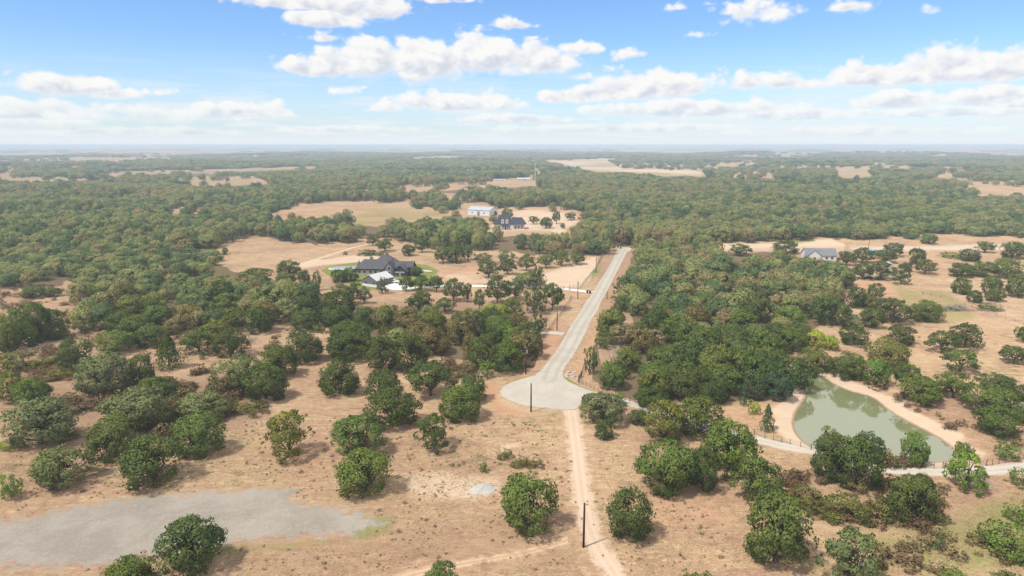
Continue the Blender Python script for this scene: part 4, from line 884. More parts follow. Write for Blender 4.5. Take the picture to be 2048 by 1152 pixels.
# ------------------------------------------------------------------ woodland: nearest trees one by one, the rest as one mass
def scatter_wood():
    rs = np.random.RandomState(17); xs = []; ys = []; ws = []; r = 150.0
    while r < 5200:
        s = 7.9 if r < 700 else 7.9+(r-700)*0.0046
        n = int(math.radians(86)*r/s); th = np.radians(-43)+math.radians(86)*(np.arange(n)+rs.uniform(-0.42, 0.42, n))/n
        rr = r+rs.uniform(-0.42, 0.42, n)*s; xs.append(rr*np.sin(th)); ys.append(rr*np.cos(th)); ws.append(np.full(n, s)); r += s*0.92
    x = np.concatenate(xs); y = np.concatenate(ys); s = np.concatenate(ws); z = ground_z(x, y)
    u, v, d = project(x, y, z); k = (u > -260) & (u < 2310); x, y, s, z, u, v, d = [a[k] for a in (x, y, s, z, u, v, d)]
    den = wood_density(u, v); rad = np.hypot(x, y)
    den = den*(1-0.86*openness(x, y))*(1-0.6*_ramp(_sines(x, y, 60, 5, 8), 0.45, 1.2))
    hh = np.clip(s*1.05, 6, 11)
    _, vt, _ = project(x, y, z+hh*0.95); _, vm, _ = project(x, y, z+hh*0.5)
    cl = cleared(u, vt)*cleared(u, vm); den = np.where(v < 720, den*cl, den)
    keep = rs.rand(len(x)) < den
    O = np.array(OCC)
    m = rad < 700
    for i in np.nonzero(keep & m)[0]:
        if np.any(np.hypot(O[:, 0]-x[i], O[:, 1]-y[i]) < O[:, 2]*0.75+2.2): keep[i] = False
    x, y, s, z, u, v, d, rad = [a[keep] for a in (x, y, s, z, u, v, d, rad)]
    small = (u < 700) & (v > 500) & (v < 600)
    Wd = s*rs.uniform(1.0, 1.55, len(x)); Wd[small] *= 0.85; H = np.clip(Wd*rs.uniform(0.72, 1.05, len(x)), 4.5, 11.5); H[small] *= 0.85; H *= np.where(rad > 420, 0.70+0.55*_ramp(_sines(x, y, 190, 6, 71), -1.0, 1.0), 1.0); Wd *= np.where(rad > 420, 0.85+0.35*_ramp(_sines(x, y, 240, 6, 72), -1.0, 1.0), 1.0)
    order = np.argsort(-(Wd/d)*((u > -20) & (u < 2068)))
    return x[order], y[order], z[order], Wd[order], H[order], u[order], v[order]
wx, wy, wz, ww, wh, wu, wv = scatter_wood()
N_TREES = sum(1 for r in TREES if r[4] != 'bush')
N_SINGLE = max(0, 296-N_TREES)
for i in range(min(N_SINGLE, len(wx))):
    rs = np.random.RandomState(900+i); st = ['round', 'broad', 'round', 'airy'][rs.randint(4)] ; ti = 'dddgggosgob'[rs.randint(11)]
    stand, phrase = next((q[0], q[2]) for q in STANDS if q[1](wu[i], wv[i]))
    plant_tree(wx[i], wy[i], wz[i], ww[i], wh[i], st, ti, f'{WORD[ti]} {KIND[st][1]} within the closed canopy {phrase}', f'{WORD[ti]} {KIND[st][1]}s packed '+phrase, 1, 500+i)
def join_proto(name, st, seed, nleaf, leaf):                 # crown and trunk of a woodland tree; data only, never linked
    rs = np.random.RandomState(seed); C, N, T, cl, cz, SN = crown_points(rs, st, nleaf); V, Q = leaf_quads(rs, C, N, leaf)
    tm = trunk_mesh('t', seed, st, cl, M_BARK, 4, 4); tv = np.array([v.co[:] for v in tm.vertices]); tq = np.array([p.vertices[:] for p in tm.polygons if len(p.vertices) == 4])
    nrm = np.concatenate([np.repeat(SN, 4, 0), np.array([v.normal[:] for v in tm.vertices])])
    me = np_mesh(name, np.concatenate([V, tv]), np.concatenate([Q, tq+len(V)]), [M_WILD, M_BARK], {'leaf_tone': np.concatenate([np.repeat(T, 4, 0), np.zeros((len(tv), 3))])}, nrm)
    me.polygons.foreach_set('material_index', np.concatenate([np.zeros(len(Q), np.int32), np.ones(len(tq), np.int32)])); return bpy.data.objects.new(name, me)
def scatter_object(name, pts, idx, rot, scl, prot, label):
    m = bpy.data.meshes.new(name); m.vertices.add(len(pts)); m.vertices.foreach_set('co', np.asarray(pts, np.float32).ravel())
    m.attributes.new('idx', 'INT', 'POINT').data.foreach_set('value', np.asarray(idx, np.int32))
    m.attributes.new('rot', 'FLOAT_VECTOR', 'POINT').data.foreach_set('vector', np.asarray(rot, np.float32).ravel())
    m.attributes.new('scl', 'FLOAT_VECTOR', 'POINT').data.foreach_set('vector', np.asarray(scl, np.float32).ravel())
    g = bpy.data.node_groups.new(name+'_copies', 'GeometryNodeTree'); g.is_modifier = True
    g.interface.new_socket('Geometry', in_out='INPUT', socket_type='NodeSocketGeometry'); g.interface.new_socket('Geometry', in_out='OUTPUT', socket_type='NodeSocketGeometry')
    n = g.nodes; l = g.links; gi = n.new('NodeGroupInput'); go = n.new('NodeGroupOutput'); ip = n.new('GeometryNodeInstanceOnPoints'); jn = n.new('GeometryNodeJoinGeometry')
    for o in prot:
        oi = n.new('GeometryNodeObjectInfo'); oi.inputs['Object'].default_value = o; oi.inputs['As Instance'].default_value = False
        gt = n.new('GeometryNodeGeometryToInstance'); l.new(oi.outputs['Geometry'], gt.inputs[0]); l.new(gt.outputs[0], jn.inputs[0])
    def na(nm, typ):
        a = n.new('GeometryNodeInputNamedAttribute'); a.data_type = typ; a.inputs['Name'].default_value = nm; return next(s for s in a.outputs if s.enabled and s.name == 'Attribute')
    l.new(gi.outputs[0], ip.inputs['Points']); l.new(jn.outputs[0], ip.inputs['Instance']); ip.inputs['Pick Instance'].default_value = True
    l.new(na('idx', 'INT'), ip.inputs['Instance Index']); l.new(na('rot', 'FLOAT_VECTOR'), ip.inputs['Rotation']); l.new(na('scl', 'FLOAT_VECTOR'), ip.inputs['Scale'])
    l.new(ip.outputs[0], go.inputs[0])
    o = link(name, m); md = o.modifiers.new('copies', 'NODES'); md.node_group = g; return tag(o, label, None, None, 'stuff')
WP = [join_proto('wood_tree', st, 200+i, 2200, 0.56) for i, st in enumerate(['round', 'broad', 'round', 'broad', 'airy', 'round', 'open', 'broad'])]
k = slice(N_SINGLE, None); n = len(wx[k]); rs = np.random.RandomState(77)
scatter_object('woodland', np.stack([wx[k], wy[k], wz[k]-0.1], 1), rs.randint(0, len(WP), n), np.stack([np.zeros(n), np.zeros(n), rs.uniform(0, 6.28, n)], 1),
               np.stack([ww[k]/10, ww[k]/10, wh[k]/9], 1), WP, 'oak woodland running unbroken to the far hazy ridges')
print('WOOD', n, 'single', N_SINGLE, 'hand', N_TREES)
# ------------------------------------------------------------------ buildings (local x = along the ridge, y = towards the back)
def xf(pts, ox, oy, rz): c, s = math.cos(rz), math.sin(rz); return [(ox+x*c-y*s, oy+x*s+y*c, z) for x, y, z in pts]
def gable_walls(b, ox, oy, rz, Lx, Ly, h, rise):             # ridge along x
    v = xf([(-Lx/2,-Ly/2,-0.4),(Lx/2,-Ly/2,-0.4),(Lx/2,Ly/2,-0.4),(-Lx/2,Ly/2,-0.4),(-Lx/2,-Ly/2,h),(Lx/2,-Ly/2,h),(Lx/2,Ly/2,h),(-Lx/2,Ly/2,h),(-Lx/2,0,h+rise),(Lx/2,0,h+rise)], ox, oy, rz)
    b.poly(v, [(0,1,5,4),(2,3,7,6),(1,2,6,9,5),(3,0,4,8,7)])
def gable_roof(b, ox, oy, rz, Lx, Ly, h, rise, ov=0.45, th=0.18):
    k = rise/(Ly/2); X = Lx/2+ov; Y = Ly/2+ov
    for s in (-1, 1):
        v = [(-X,0,h+rise+.05),(X,0,h+rise+.05),(X,s*Y,h-k*ov+.05),(-X,s*Y,h-k*ov+.05)]; v = v+[(x,y,z+th) for x,y,z in v]
        b.poly(xf(v, ox, oy, rz), [(0,1,2,3),(7,6,5,4),(0,4,5,1),(1,5,6,2),(2,6,7,3),(3,7,4,0)] if s < 0 else [(3,2,1,0),(4,5,6,7),(1,5,4,0),(2,6,5,1),(3,7,6,2),(0,4,7,3)])
def hip_roof(b, ox, oy, rz, Lx, Ly, h, rise, ov=0.5, inset=None):
    X, Y = Lx/2+ov, Ly/2+ov; r = X-(inset if inset is not None else Y)
    v = xf([(-X,-Y,h),(X,-Y,h),(X,Y,h),(-X,Y,h),(-r,0,h+rise),(r,0,h+rise),(-X,-Y,h-.25),(X,-Y,h-.25),(X,Y,h-.25),(-X,Y,h-.25)], ox, oy, rz)
    b.poly(v, [(0,1,5,4),(1,2,5),(2,3,4,5),(3,0,4),(6,7,1,0),(7,8,2,1),(8,9,3,2),(9,6,0,3),(9,8,7,6)])
def win(parent, x, y, z, wd, ht, rz=0.0, frame=True, name='window'):   # proud of a wall that faces -y turned by rz
    o = None; c, s = math.cos(rz), math.sin(rz)
    b = MB(); b.box(x-0.05*-s, y-0.05*c, z, wd, 0.10, ht, rz); o = b.build(name, M_GLASS, parent)
    if frame:
        f = MB(); t = 0.12
        for dx, dz, sx, sz in ((0, ht/2+t/2, wd+2*t, t), (0, -ht/2-t/2, wd+2*t, t), (-wd/2-t/2, 0, t, ht), (wd/2+t/2, 0, t, ht)):
            f.box(x+dx*c+0.06*s, y+dx*s-0.06*c, z+dz, sx, 0.16, sz, rz)
        f.build('frame', M_TRIM, o)
    return o
def dark_house():
    p = G(757, 549); h = thing('house', p, math.radians(-6), 'large charcoal roofed house with stone base inside the oval green lawn', 'house', None, (0.9, 0.9, 0.9))
    b = MB(); gable_walls(b, -2.5, 5, 0, 21, 11, 3.4, 4.2); gable_walls(b, 12.5, 6.0, 0, 12, 9, 3.2, 3.4); gable_walls(b, 0, 12, 0, 14, 9, 4.4, 4.6); b.build('wall', M_WALL_STONE, h)
    b = MB(); b.box(-2.5, -0.55, 2.9, 21, 0.12, 1.0); b.box(12.5, 1.45, 2.6, 12, 0.12, 1.2); b.build('siding_band', M_WALL_DARK, h)
    b = MB(); hip_roof(b, -2.5, 5, 0, 21, 12, 3.5, 4.6, 0.7, 4.0); b.build('roof', M_ROOF_DARK, h)
    b = MB(); hip_roof(b, 1.5, 11.0, 0, 15, 11, 4.3, 5.4, 0.6, 6.0); ro = b.build('roof', M_ROOF_DARK, h)
    b = MB(); b.box(2.2, 11.3, 9.6, 1.5, 1.2, 3.2); b.build('chimney', M_WALL_GREY, ro)
    b = MB(); b.box(-6.2, 7.0, 8.0, 1.1, 1.0, 2.4); b.build('chimney', M_WALL_GREY, h)
    b = MB(); gable_roof(b, 13, 6.0, 0, 13, 10, 3.4, 3.5); b.build('roof', M_ROOF_DARK, h)
    # tall cross gable facing the camera
    b = MB(); gable_walls(b, 7.0, 2.2, PI/2, 9, 5.0, 4.0, 3.4); b.build('gable_wall', M_WALL_GREY, h)
    b = MB(); gable_roof(b, 7.0, 2.6, PI/2, 9, 5.6, 4.0, 3.7, 0.35); b.build('gable_roof', M_ROOF_DARK, h)
    win(h, 7.0, -2.32, 4.2, 1.5, 2.2); win(h, 7.0, -2.32, 1.5, 1.5, 1.6)
    b = MB(); gable_walls(b, 14.2, -1.0, PI/2, 8, 7.5, 3.0, 2.9); b.build('porch_wall', M_WALL_DARK, h)
    b = MB(); gable_roof(b, 14.2, -1.2, PI/2, 8.4, 8.4, 3.0, 3.3, 0.4); b.build('porch_roof', M_ROOF_DARK, h)
    b = MB(); gable_walls(b, 19.0, 1.2, PI/2, 6, 5, 2.8, 2.0); b.build('porch_wall', M_WALL_DARK, h)
    b = MB(); gable_roof(b, 19.0, 1.0, PI/2, 6.4, 5.8, 2.8, 2.3, 0.4); b.build('porch_roof', M_ROOF_DARK, h)
    b = MB(); b.poly(xf([(-2.8,-5.6,2.4),(2.8,-5.6,2.4),(2.8,-4.9,3.0),(-2.8,-4.9,3.0)], 14.2, -0.6, 0), [(0,1,2,3)]); b.box(14.2, -5.9, 2.35, 5.8, 0.9, 0.12); b.build('awning', M_ROOF_GREY, h)
    for x in (-11, -8, -4.5, -1.5, 2): win(h, x, -0.66, 1.6, 1.5, 1.5)
    for x in (12.6, 15.6): win(h, x, -5.05, 1.2, 1.3, 1.6)
    d = MB(); d.box(14.1, -5.06, 1.0, 1.0, 0.08, 2.1); d.build('door', M_TRIM, h)
dark_house()
def workshop():
    p = G(738, 573); h = thing('workshop', p, 0, 'grey gabled workshop with white metal roof in front of the charcoal roofed house', 'workshop', None, (0.8, 0.8, 0.85)); rz = math.radians(60)
    cx, cy_ = 4.2, 6.2
    b = MB(); gable_walls(b, cx, cy_, rz, 15, 11, 3.7, 2.7); b.build('wall', M_WALL_GREY, h)
    b = MB(); gable_roof(b, cx, cy_, rz, 15, 11, 3.7, 2.75, 0.35, 0.15); b.build('roof', M_ROOF_WHITE, h)
    b = MB(); x, y, _ = xf([(-7.55, 0, 0)], cx, cy_, rz)[0]; b.box(x, y, 0.5, 11.06, 0.1, 1.9, rz-PI/2); b.build('wainscot', M_WALL_WHITE, h)
    for q in (-3.0, 2.6):
        x, y, _ = xf([(-7.5, q, 0)], cx, cy_, rz)[0]; win(h, x, y, 2.0, 1.1, 1.0, rz-PI/2, False)
workshop()
def pool():
    p = G(690, 535); h = thing('swimming_pool', p, 0, 'curved pool with white rim on the lawn beside the charcoal roofed house', 'pool'); b = MB(); w_ = MB()
    pts = [(11,3.5),(4,3.2),(-2,2.6),(-6.5,0.5),(-8,-3),(-7,-6),(-3,-7),(4,-5),(11,-2)]; c = curve(pts, True, 4)
    o = [(q[0]*1.0, q[1]*1.0, 0.16) for q in c]; i = [(q[0]*0.90-0.1, q[1]*0.86-0.1, 0.16) for q in c]; n = len(c)
    b.poly(o+i+[(x, y, -0.2) for x, y, z in o], [(k, (k+1) % n, n+(k+1) % n, n+k) for k in range(n)]+[(k, 2*n+k, 2*n+(k+1) % n, (k+1) % n) for k in range(n)]); b.build('rim', M_CONC, h)
    w_.poly([(x, y, 0.10) for x, y, z in i], [tuple(range(n))]); w_.build('water', M_POOL, h)
pool()
def steps():
    p = G(852, 543); h = thing('garden_steps', p, math.radians(-40), 'pale concrete steps crossing the lawn right of the house', 'steps')
    for k in range(4):
        b = MB(); b.box(-3+k*2.1, 0, 0.1+0.12*k, 2.0, 1.6, 0.35); b.build('step', M_CONC, h)
steps()
def car(px, py, rz, mat, name, label, cat, pickup=True):
    p = G(px, py); h = thing(name, (p.x, p.y, p.z+0.1), rz, label, cat); prof = [(-2.9,.5),(-2.9,1.05),(-1.0,1.10),(0.9,1.12),(2.5,1.0),(2.85,.85),(2.9,.5)] if pickup else [(-2.3,.4),(-2.35,.95),(-1.5,1.05),(0.9,1.0),(2.0,.9),(2.3,.7),(2.3,.4)]
    def ext(pr, w2, w3=None):
        n = len(pr); v = [(x, -w2, z) for x, z in pr]+[(x, w2, z) for x, z in pr]; b = MB(); b.poly(v, [tuple(range(n)), tuple(reversed(range(n, 2*n)))]+[(k, n+k, n+(k+1) % n, (k+1) % n) for k in range(n)]); return b
    ext(prof, 0.98).build('body', mat, h)
    cab = [(-1.0,1.1),(-0.85,1.8),(0.75,1.82),(1.45,1.1)] if pickup else [(-2.0,1.0),(-1.5,1.5),(0.3,1.52),(1.2,1.0)]
    ext(cab, 0.86).build('cabin', mat, h); g = MB(); gl = [(x*0.86+0.03, z-0.09 if z > 1.3 else z+0.06) for x, z in cab]; n = 4
    v = [(x, -0.875, z) for x, z in gl]+[(x, 0.875, z) for x, z in gl]; g.poly(v, [(0,1,2,3),(7,6,5,4)])
    x0, z0 = cab[3]; x1, z1 = cab[2]; g.poly([(x0-.02+.03,-.75,z0+.06),(x0-.02+.03,.75,z0+.06),(x1+.10,.72,z1-.08),(x1+.10,-.72,z1-.08)], [(0,1,2,3)]); g.build('windows', M_GLASS, h)
    wl = None
    for sx in (-1.85 if pickup else -1.4, 1.85 if pickup else 1.4):
        for sy in (-0.9, 0.9):
            if wl is None: wb = MB(); wb.tube([(0, -0.13, 0), (0, 0.13, 0)], [0.40, 0.40], 12); wl = wb.mesh('wheel', M_TYRE)
            o = link('wheel', wl, h); o.location = (sx, sy, 0.40)
    return h
car(787, 566, math.radians(172), M_CARWHITE, 'pickup_truck', 'white pickup truck parked on the concrete apron beside the workshop', 'truck')
car(1735, 558, math.radians(160), M_CARDARK, 'parked_car', 'dark car in the shade under the farm yard oaks, the left of two', 'car', False)
car(1759, 560.5, math.radians(15), M_CARDARK, 'parked_car', 'dark car in the shade under the farm yard oaks, the right of two', 'car', False)
def white_house():
    p = G(1020, 459); h = thing('house', p, math.radians(2), 'white house with steep slate blue hipped roof and two dormers', 'house')
    b = MB(); b.box(-4.5, 5.5, 1.9, 15, 11, 4.6); b.box(7.0, 6.5, 1.9, 9.5, 9, 4.6); b.box(-10.8, 6, 1.9, 3.5, 8, 4.6); b.build('wall', M_WALL_WHITE, h)
    b = MB(); hip_roof(b, -4.5, 5.5, 0, 15, 11, 4.25, 7.0, 0.5, 4.2); b.build('roof', M_ROOF_NAVY, h)
    b = MB(); hip_roof(b, 6.0, 6.0, 0, 13.5, 10, 4.25, 4.8, 0.5, 3.4); b.build('roof', M_ROOF_NAVY, h)
    b = MB(); hip_roof(b, -11.0, 6, 0, 4, 8, 4.25, 2.6, 0.5, 2.0); b.build('roof', M_ROOF_NAVY, h)
    for x in (-5.8, -2.4):
        d = MB(); gable_walls(d, x, 1.6, PI/2, 3.2, 2.2, 7.4, 1.2); dm = d.build('dormer', M_WALL_WHITE, h)
        d = MB(); gable_roof(d, x, 2.1, PI/2, 2.8, 2.3, 7.4, 1.25, 0.15, 0.1); d.build('dormer_roof', M_ROOF_NAVY, dm); b = MB(); b.box(x, -0.03, 6.5, 0.9, 0.06, 1.4); b.build('pane', M_GLASS, dm)
    for x in (-10.8, -8.5, -6.2, -0.8, 4.6, 7, 9.6): win(h, x, 0.0 if x < 3.2 and x > -10 else 2.0, 1.8, 1.1, 1.9)
    b = MB(); b.box(-3.6, -0.05, 1.3, 1.3, 0.1, 2.5); b.build('door', M_GLASS, h)
    b = MB(); hip_roof(b, -3.6, -0.9, 0, 6, 2.4, 3.1, 0.7, 0.2, 1.4); b.build('porch_roof', M_ROOF_NAVY, h)
    for x in (-6.2, -4.6, -2.6, -1.0):
        b = MB(); b.box(x, -1.9, 1.3, 0.3, 0.3, 3.2); b.build('column', M_TRIM, h)
white_house()
def simple_gable(name, px, py, rz, Lx, Ly, hgt, rise, wm, rm, label, cat, wins=(), door=None, dz=0.0):
    p = G(px, py); h = thing(name, p, rz, label, cat); b = MB(); gable_walls(b, 0, Ly/2, 0, Lx, Ly, hgt, rise); b.build('wall', wm, h)
    b = MB(); gable_roof(b, 0, Ly/2, 0, Lx, Ly, hgt, rise, 0.4, 0.15); b.build('roof', rm, h)
    for x in wins: win(h, x, 0, hgt*0.5, 1.2, 1.2, 0, False)
    if door is not None:
        b = MB(); b.box(door, -0.06, hgt*0.38, 2.6, 0.1, hgt*0.76); b.build('door', M_ROOF_GREY, h)
    return h
simple_gable('barn', 957, 431, math.radians(-28), 24, 15, 5.2, 2.6, M_WALL_WHITE, M_ROOF_BLUE, 'white metal barn with pale blue grey roof behind the white house', 'barn', (-7, 6), 0)
fh = simple_gable('house', 1642, 521, math.radians(-8), 17, 10, 3.0, 3.3, M_WALL_WHITE, M_ROOF_GREY, 'grey roofed house with cream front gable among the farm yard trees', 'house', (-1, 3, 6))
b = MB(); gable_walls(b, -4.5, 0.8, PI/2, 7, 7.0, 3.0, 3.0); b.build('gable_wall', M_WALL_WHITE, fh)
b = MB(); gable_roof(b, -4.5, 1.2, PI/2, 7.6, 7.6, 3.0, 3.2, 0.35); b.build('gable_roof', M_ROOF_GREY, fh); win(fh, -4.5, -2.72, 1.6, 1.6, 1.4)
simple_gable('shed', 1784, 538, math.radians(70), 6, 3.2, 2.6, 0.9, M_WALL_WHITE, M_ROOF_WHITE, 'small white shed at the edge of the farm yard', 'shed', (), 0)
simple_gable('market_shelter', 1746, 510, 0, 3.0, 2.6, 1.9, 0.7, M_TARP, M_TARP, 'small bright blue tarpaulin shelter behind the farm yard trees', 'shelter')
simple_gable('mobile_home', 999, 363.5, math.radians(4), 20, 7, 3.4, 1.0, M_WALL_WHITE, M_ROOF_BLUE, 'long pale mobile home far off left of the radio mast', 'house', (-6, 0, 6))
simple_gable('farm_shed', 1047, 361.5, math.radians(-6), 24, 9, 3.6, 1.5, M_ROOF_TAN, M_ROOF_WHITE, 'long tan shed far off just left of the radio mast', 'shed', (), 2)
for (px, py, L_, lab) in [(352,361,16,'pale long roof among far trees at the left'),(905,345.5,18,'pale small farmhouse on the far wooded rise'),(1022,347,22,'tan roofed barn on the far wooded rise'),(1250,333,36,'long low white shed on the tan hillside'),(1274,334,16,'small pale shed right of the long low one on the tan hillside'),
        (1203,319.5,26,'dark red barn on the tan hilltop'),(700,333.5,30,'white farm roofs at the end of the long pale field'),(655,333,22,'pale shed on the long pale field'),(1840,368,18,'pale house at the edge of the far right fields'),(1160,316.5,40,'pale roof at the top of the tan hill'),(730,309,45,'white roof far off near the horizon at left of middle'),(1935,312,45,'pale roof near the horizon at the right')]:
    simple_gable('farm_building', px, py, random.uniform(-.3, .3), L_, L_*0.5, 4.0, 1.6, M_WALL_WHITE, M_ROOF_WHITE if 'red' not in lab else M_ROOF_TAN, lab, 'building')

# ------------------------------------------------------------------ poles, mast, fences, bins
POLES = [(1167,1095,1013,M_POLE,False,'bare black pole standing by the near dirt track'),(1062,823.5,768,M_POLE,False,'bare black pole at the front rim of the turnaround'),(1051.5,748,697,M_POLE,True,'dark utility pole with wires by the fence corner at the turnaround'),
 (1114,660,617,M_POLE2,True,'utility pole beside the short gravel drive'),(1155.5,597.5,563,M_POLE2,True,'utility pole at the white driveway gate'),(1192,545.5,515,M_POLE2,True,'utility pole at the corner of the bare sandy field'),
 (1219,503,481,M_POLE2,True,'right hand of two poles at the far end of the road'),(1213,501,481,M_POLE2,False,'left hand of two poles at the far end of the road'),(1214,598,583,M_POLE2,False,'short pole rising from trees right of the road'),
 (1737,497,481,M_POLE2,False,'brown pole behind the farm yard trees'),(1246,494,483,M_POLE2,False,'small pole in front of the wood beyond the end of the road')]
POLE_TOPS = []
for (px, by, ty, mat, wired, lab) in POLES:
    p = G(px, by); _, _, dep = project(p.x, p.y, p.z); ang = math.atan2(CAM_H, math.hypot(p.x, p.y)); Hh = (by-ty)*float(dep)/FPX/math.cos(ang); k = 1.1 if mat is M_POLE else 1.0
    o = thing('utility_pole', p, 0, lab, 'pole'); b = MB(); b.tube([(0, 0, -0.6), (0, 0, Hh*0.5), (0, 0, Hh)], [0.19*k, 0.165*k, 0.135*k], 10); b.build('pole', mat, o, True)
    if wired:
        b = MB(); b.tube([(0.30, 0, Hh-1.5), (0.30, 0, Hh-0.7)], [0.22, 0.22], 10); b.build('transformer', M_STEEL, o); b = MB(); b.tube([(0, 0, Hh), (0, 0, Hh+0.35)], [0.07, 0.10], 8); b.build('insulator', M_STEEL, o); POLE_TOPS.append((p.x, p.y, p.z+Hh+0.3))
def wire(a, b_, sag, name, label, r=0.02):
    A, B = Vector(a), Vector(b_); pts = [tuple(A.lerp(B, t)-Vector((0, 0, sag*4*t*(1-t)))) for t in np.linspace(0, 1, 9)]; m = MB(); m.tube(pts, [r]*9, 4, False); return tag(m.build(name, M_WIRE), label, 'wire', 'power lines along the road')
for i in range(len(POLE_TOPS)-1): wire(POLE_TOPS[i], POLE_TOPS[i+1], 0.9, 'power_line', ['thin overhead wire between the turnaround pole and the gravel drive pole','thin overhead wire between the gravel drive pole and the white driveway pole','thin overhead wire along the bare sandy field','thin overhead wire to the pole at the far end of the road'][i])
q = POLE_TOPS[0]; g = G(1028, 743); wire(q, (g.x, g.y, g.z), 0.0, 'guy_wire', 'taut guy wire from the turnaround pole down into the trees', 0.025)
g = G(1040, 721); wire(q, (g.x+2, g.y+22, 7.5), 0.3, 'power_line', 'thin service wire from the turnaround pole into the strip of wood')
def light_pole():
    p = G(1704, 525); o = thing('light_pole', p, 0, 'white light pole in the farm yard', 'pole'); b = MB(); b.tube([(0, 0, -.3), (0, 0, 5.4)], [.16, .12], 8); b.build('pole', M_STEEL, o); b = MB(); b.box(0.3, 0, 5.4, 1.0, 0.3, 0.25); b.build('lamp_head', M_TRIM, o)
light_pole()
def mast():
    p = G(1070, 372); o = thing('radio_mast', p, 0.3, 'tall thin white radio mast above the far trees', 'mast'); Hh = 36
    for k in range(3):
        a = 2*PI*k/3; b = MB(); b.tube([(0.55*math.cos(a), 0.55*math.sin(a), -1), (0.35*math.cos(a), 0.35*math.sin(a), Hh)], [0.14, 0.10], 5); b.build('leg', M_TRIM, o)
    b = MB()
    for i in range(24):
        for k in range(3):
            a, c = 2*PI*k/3, 2*PI*(k+1)/3; b.tube([(0.5*math.cos(a), 0.5*math.sin(a), i*1.5), (0.5*math.cos(c), 0.5*math.sin(c), i*1.5+1.5)], [0.06, 0.06], 4, False)
    b.build('lattice', M_TRIM, o)['kind'] = 'stuff'
    b = MB(); b.tube([(0, 0, Hh), (0, 0, Hh+4)], [.08, .03], 5); b.build('antenna', M_TRIM, o)
mast()
def fence(pts, label, spacing=2.6, ph=1.3, mat=None, rails=4, rr=0.018, post_r=0.07, rail_mat=None, wood_rails=False):
    mat = mat or M_POST; P = [G(*p) for p in pts]; out = []
    for i in range(len(P)-1):
        n = max(1, round((P[i+1]-P[i]).length/spacing)); out += [P[i].lerp(P[i+1], k/n) for k in range(n)]
    out.append(P[-1]); o0 = out[0]; o = thing('fence', o0, 0, label, 'fence', 'fences')
    b = MB(); b.tube([(0, 0, -0.3), (0, 0, ph)], [post_r, post_r*0.9], 6); pm = b.mesh('post', mat)
    for i, q in enumerate(out):
        c = link('post', pm, o); c.location = (q.x-o0.x, q.y-o0.y, gz1(q.x, q.y)-o0.z); s = 1.5 if i % 6 == 0 else 1.0; c.scale = (s, s, 1.08 if i % 6 == 0 else random.uniform(.92, 1.05)); c.rotation_euler = (random.uniform(-.05, .05), random.uniform(-.05, .05), 0)
    for k in range(rails):
        z = ph*(0.25+0.68*k/max(1, rails-1)); b = MB(); b.tube([(q.x-o0.x, q.y-o0.y, gz1(q.x, q.y)-o0.z+z) for q in out], [rr]*len(out), 4, False); b.build('rail' if wood_rails else 'wire', rail_mat or (M_POST if wood_rails else M_WIRE), o)
    return o
fence([(930,775),(985,756),(1012,753),(1040,750)], 'wood post fence behind the turnaround ending at the corner post', 2.2, 1.5, rails=3, rr=0.03)
fence([(1040,750),(1062,722),(1078,690),(1096,669)], 'wire fence running up the left bank of the road to the gravel drive', 3.0, 1.5, rr=0.025)
fence([(1099,660),(1120,632),(1140,603),(1143,596)], 'wire fence between the gravel drive and the white driveway', 3.0, 1.5, rr=0.025)
fence([(1160,578),(1192,538),(1199,522),(1214,497)], 'dark wire fence along the edge of the bare sandy field', 3.0, 1.6, rr=0.04)
fence([(1138,581),(1140,576.5),(1154,576.5)], 'grey steel gate panels at the white driveway', 1.5, 2.0, M_STEEL, 5, 0.035, 0.09, M_STEEL)
fence([(1163,754),(1170,727)], 'wire fence climbing the bank right of the turnaround', 2.2, 1.4, M_TPOST)
fence([(1157,763),(1161,757),(1163,753)], 'short dark steel corner fence right of the turnaround', 1.2, 1.7, M_TPOST, 3, 0.03, 0.11, M_TPOST)
fence([(1158,766),(1180,776),(1205,787),(1240,797),(1290,812)], 'low rusty wire fence above the verge right of the turnaround', 1.5, 1.3)
fence([(1508,870),(1530,877),(1580,889),(1622,900)], 'wood post fence on the lane below the bare bank of the pond', 1.9, 1.4)
fence([(1752,925),(1800,934),(1850,937),(1885,937)], 'picket wire fence with weeds along the pond side of the lane', 1.6, 1.4)
fence([(1972,932),(2010,926),(2048,917),(2090,908)], 'wood post fence on the lane at the right edge', 1.7, 1.4)
fence([(1845,588),(1900,600),(1960,620),(2048,650)], 'thin far fence across the pasture beyond the pond', 5, 1.2)
def bins(px, py, n, rz, labels, fallen_=False):
    for k in range(n):
        p = G(px+k*5.5, py+k*0.9); o = thing('wheeled_bin', (p.x, p.y, p.z+0.05), rz+k*0.4, labels[k], 'bin', 'black wheeled bins')
        b = MB(); b.box(0, 0, 0.62, 0.62, 0.68, 1.05, 0, 1.2); b.build('body', M_BIN, o); b = MB(); b.box(0, 0.03, 1.19, 0.82, 0.92, 0.09); b.build('lid', M_BIN, o)
        wb = MB(); wb.tube([(-0.05, 0, 0), (0.05, 0, 0)], [0.13, 0.13], 8); wm = wb.mesh('wheel', M_TYRE)
        for s in (-.33, .33): c = link('wheel', wm, o); c.location = (s, 0.34, 0.10)
        if fallen_ and k == 0: o.rotation_euler = (PI/2, 0, rz); o.location.z += 0.4
bins(1165, 798.5, 2, 0.5, ['black bin lying on its side on the turnaround rim', 'black bin upright on the turnaround rim'], True)
bins(1174.5, 586, 2, 0.2, ['left black bin at the mouth of the white driveway', 'right black bin at the mouth of the white driveway'])
bins(1236, 496.5, 2, 0.1, ['left black bin at the far end of the road', 'right black bin at the far end of the road'])
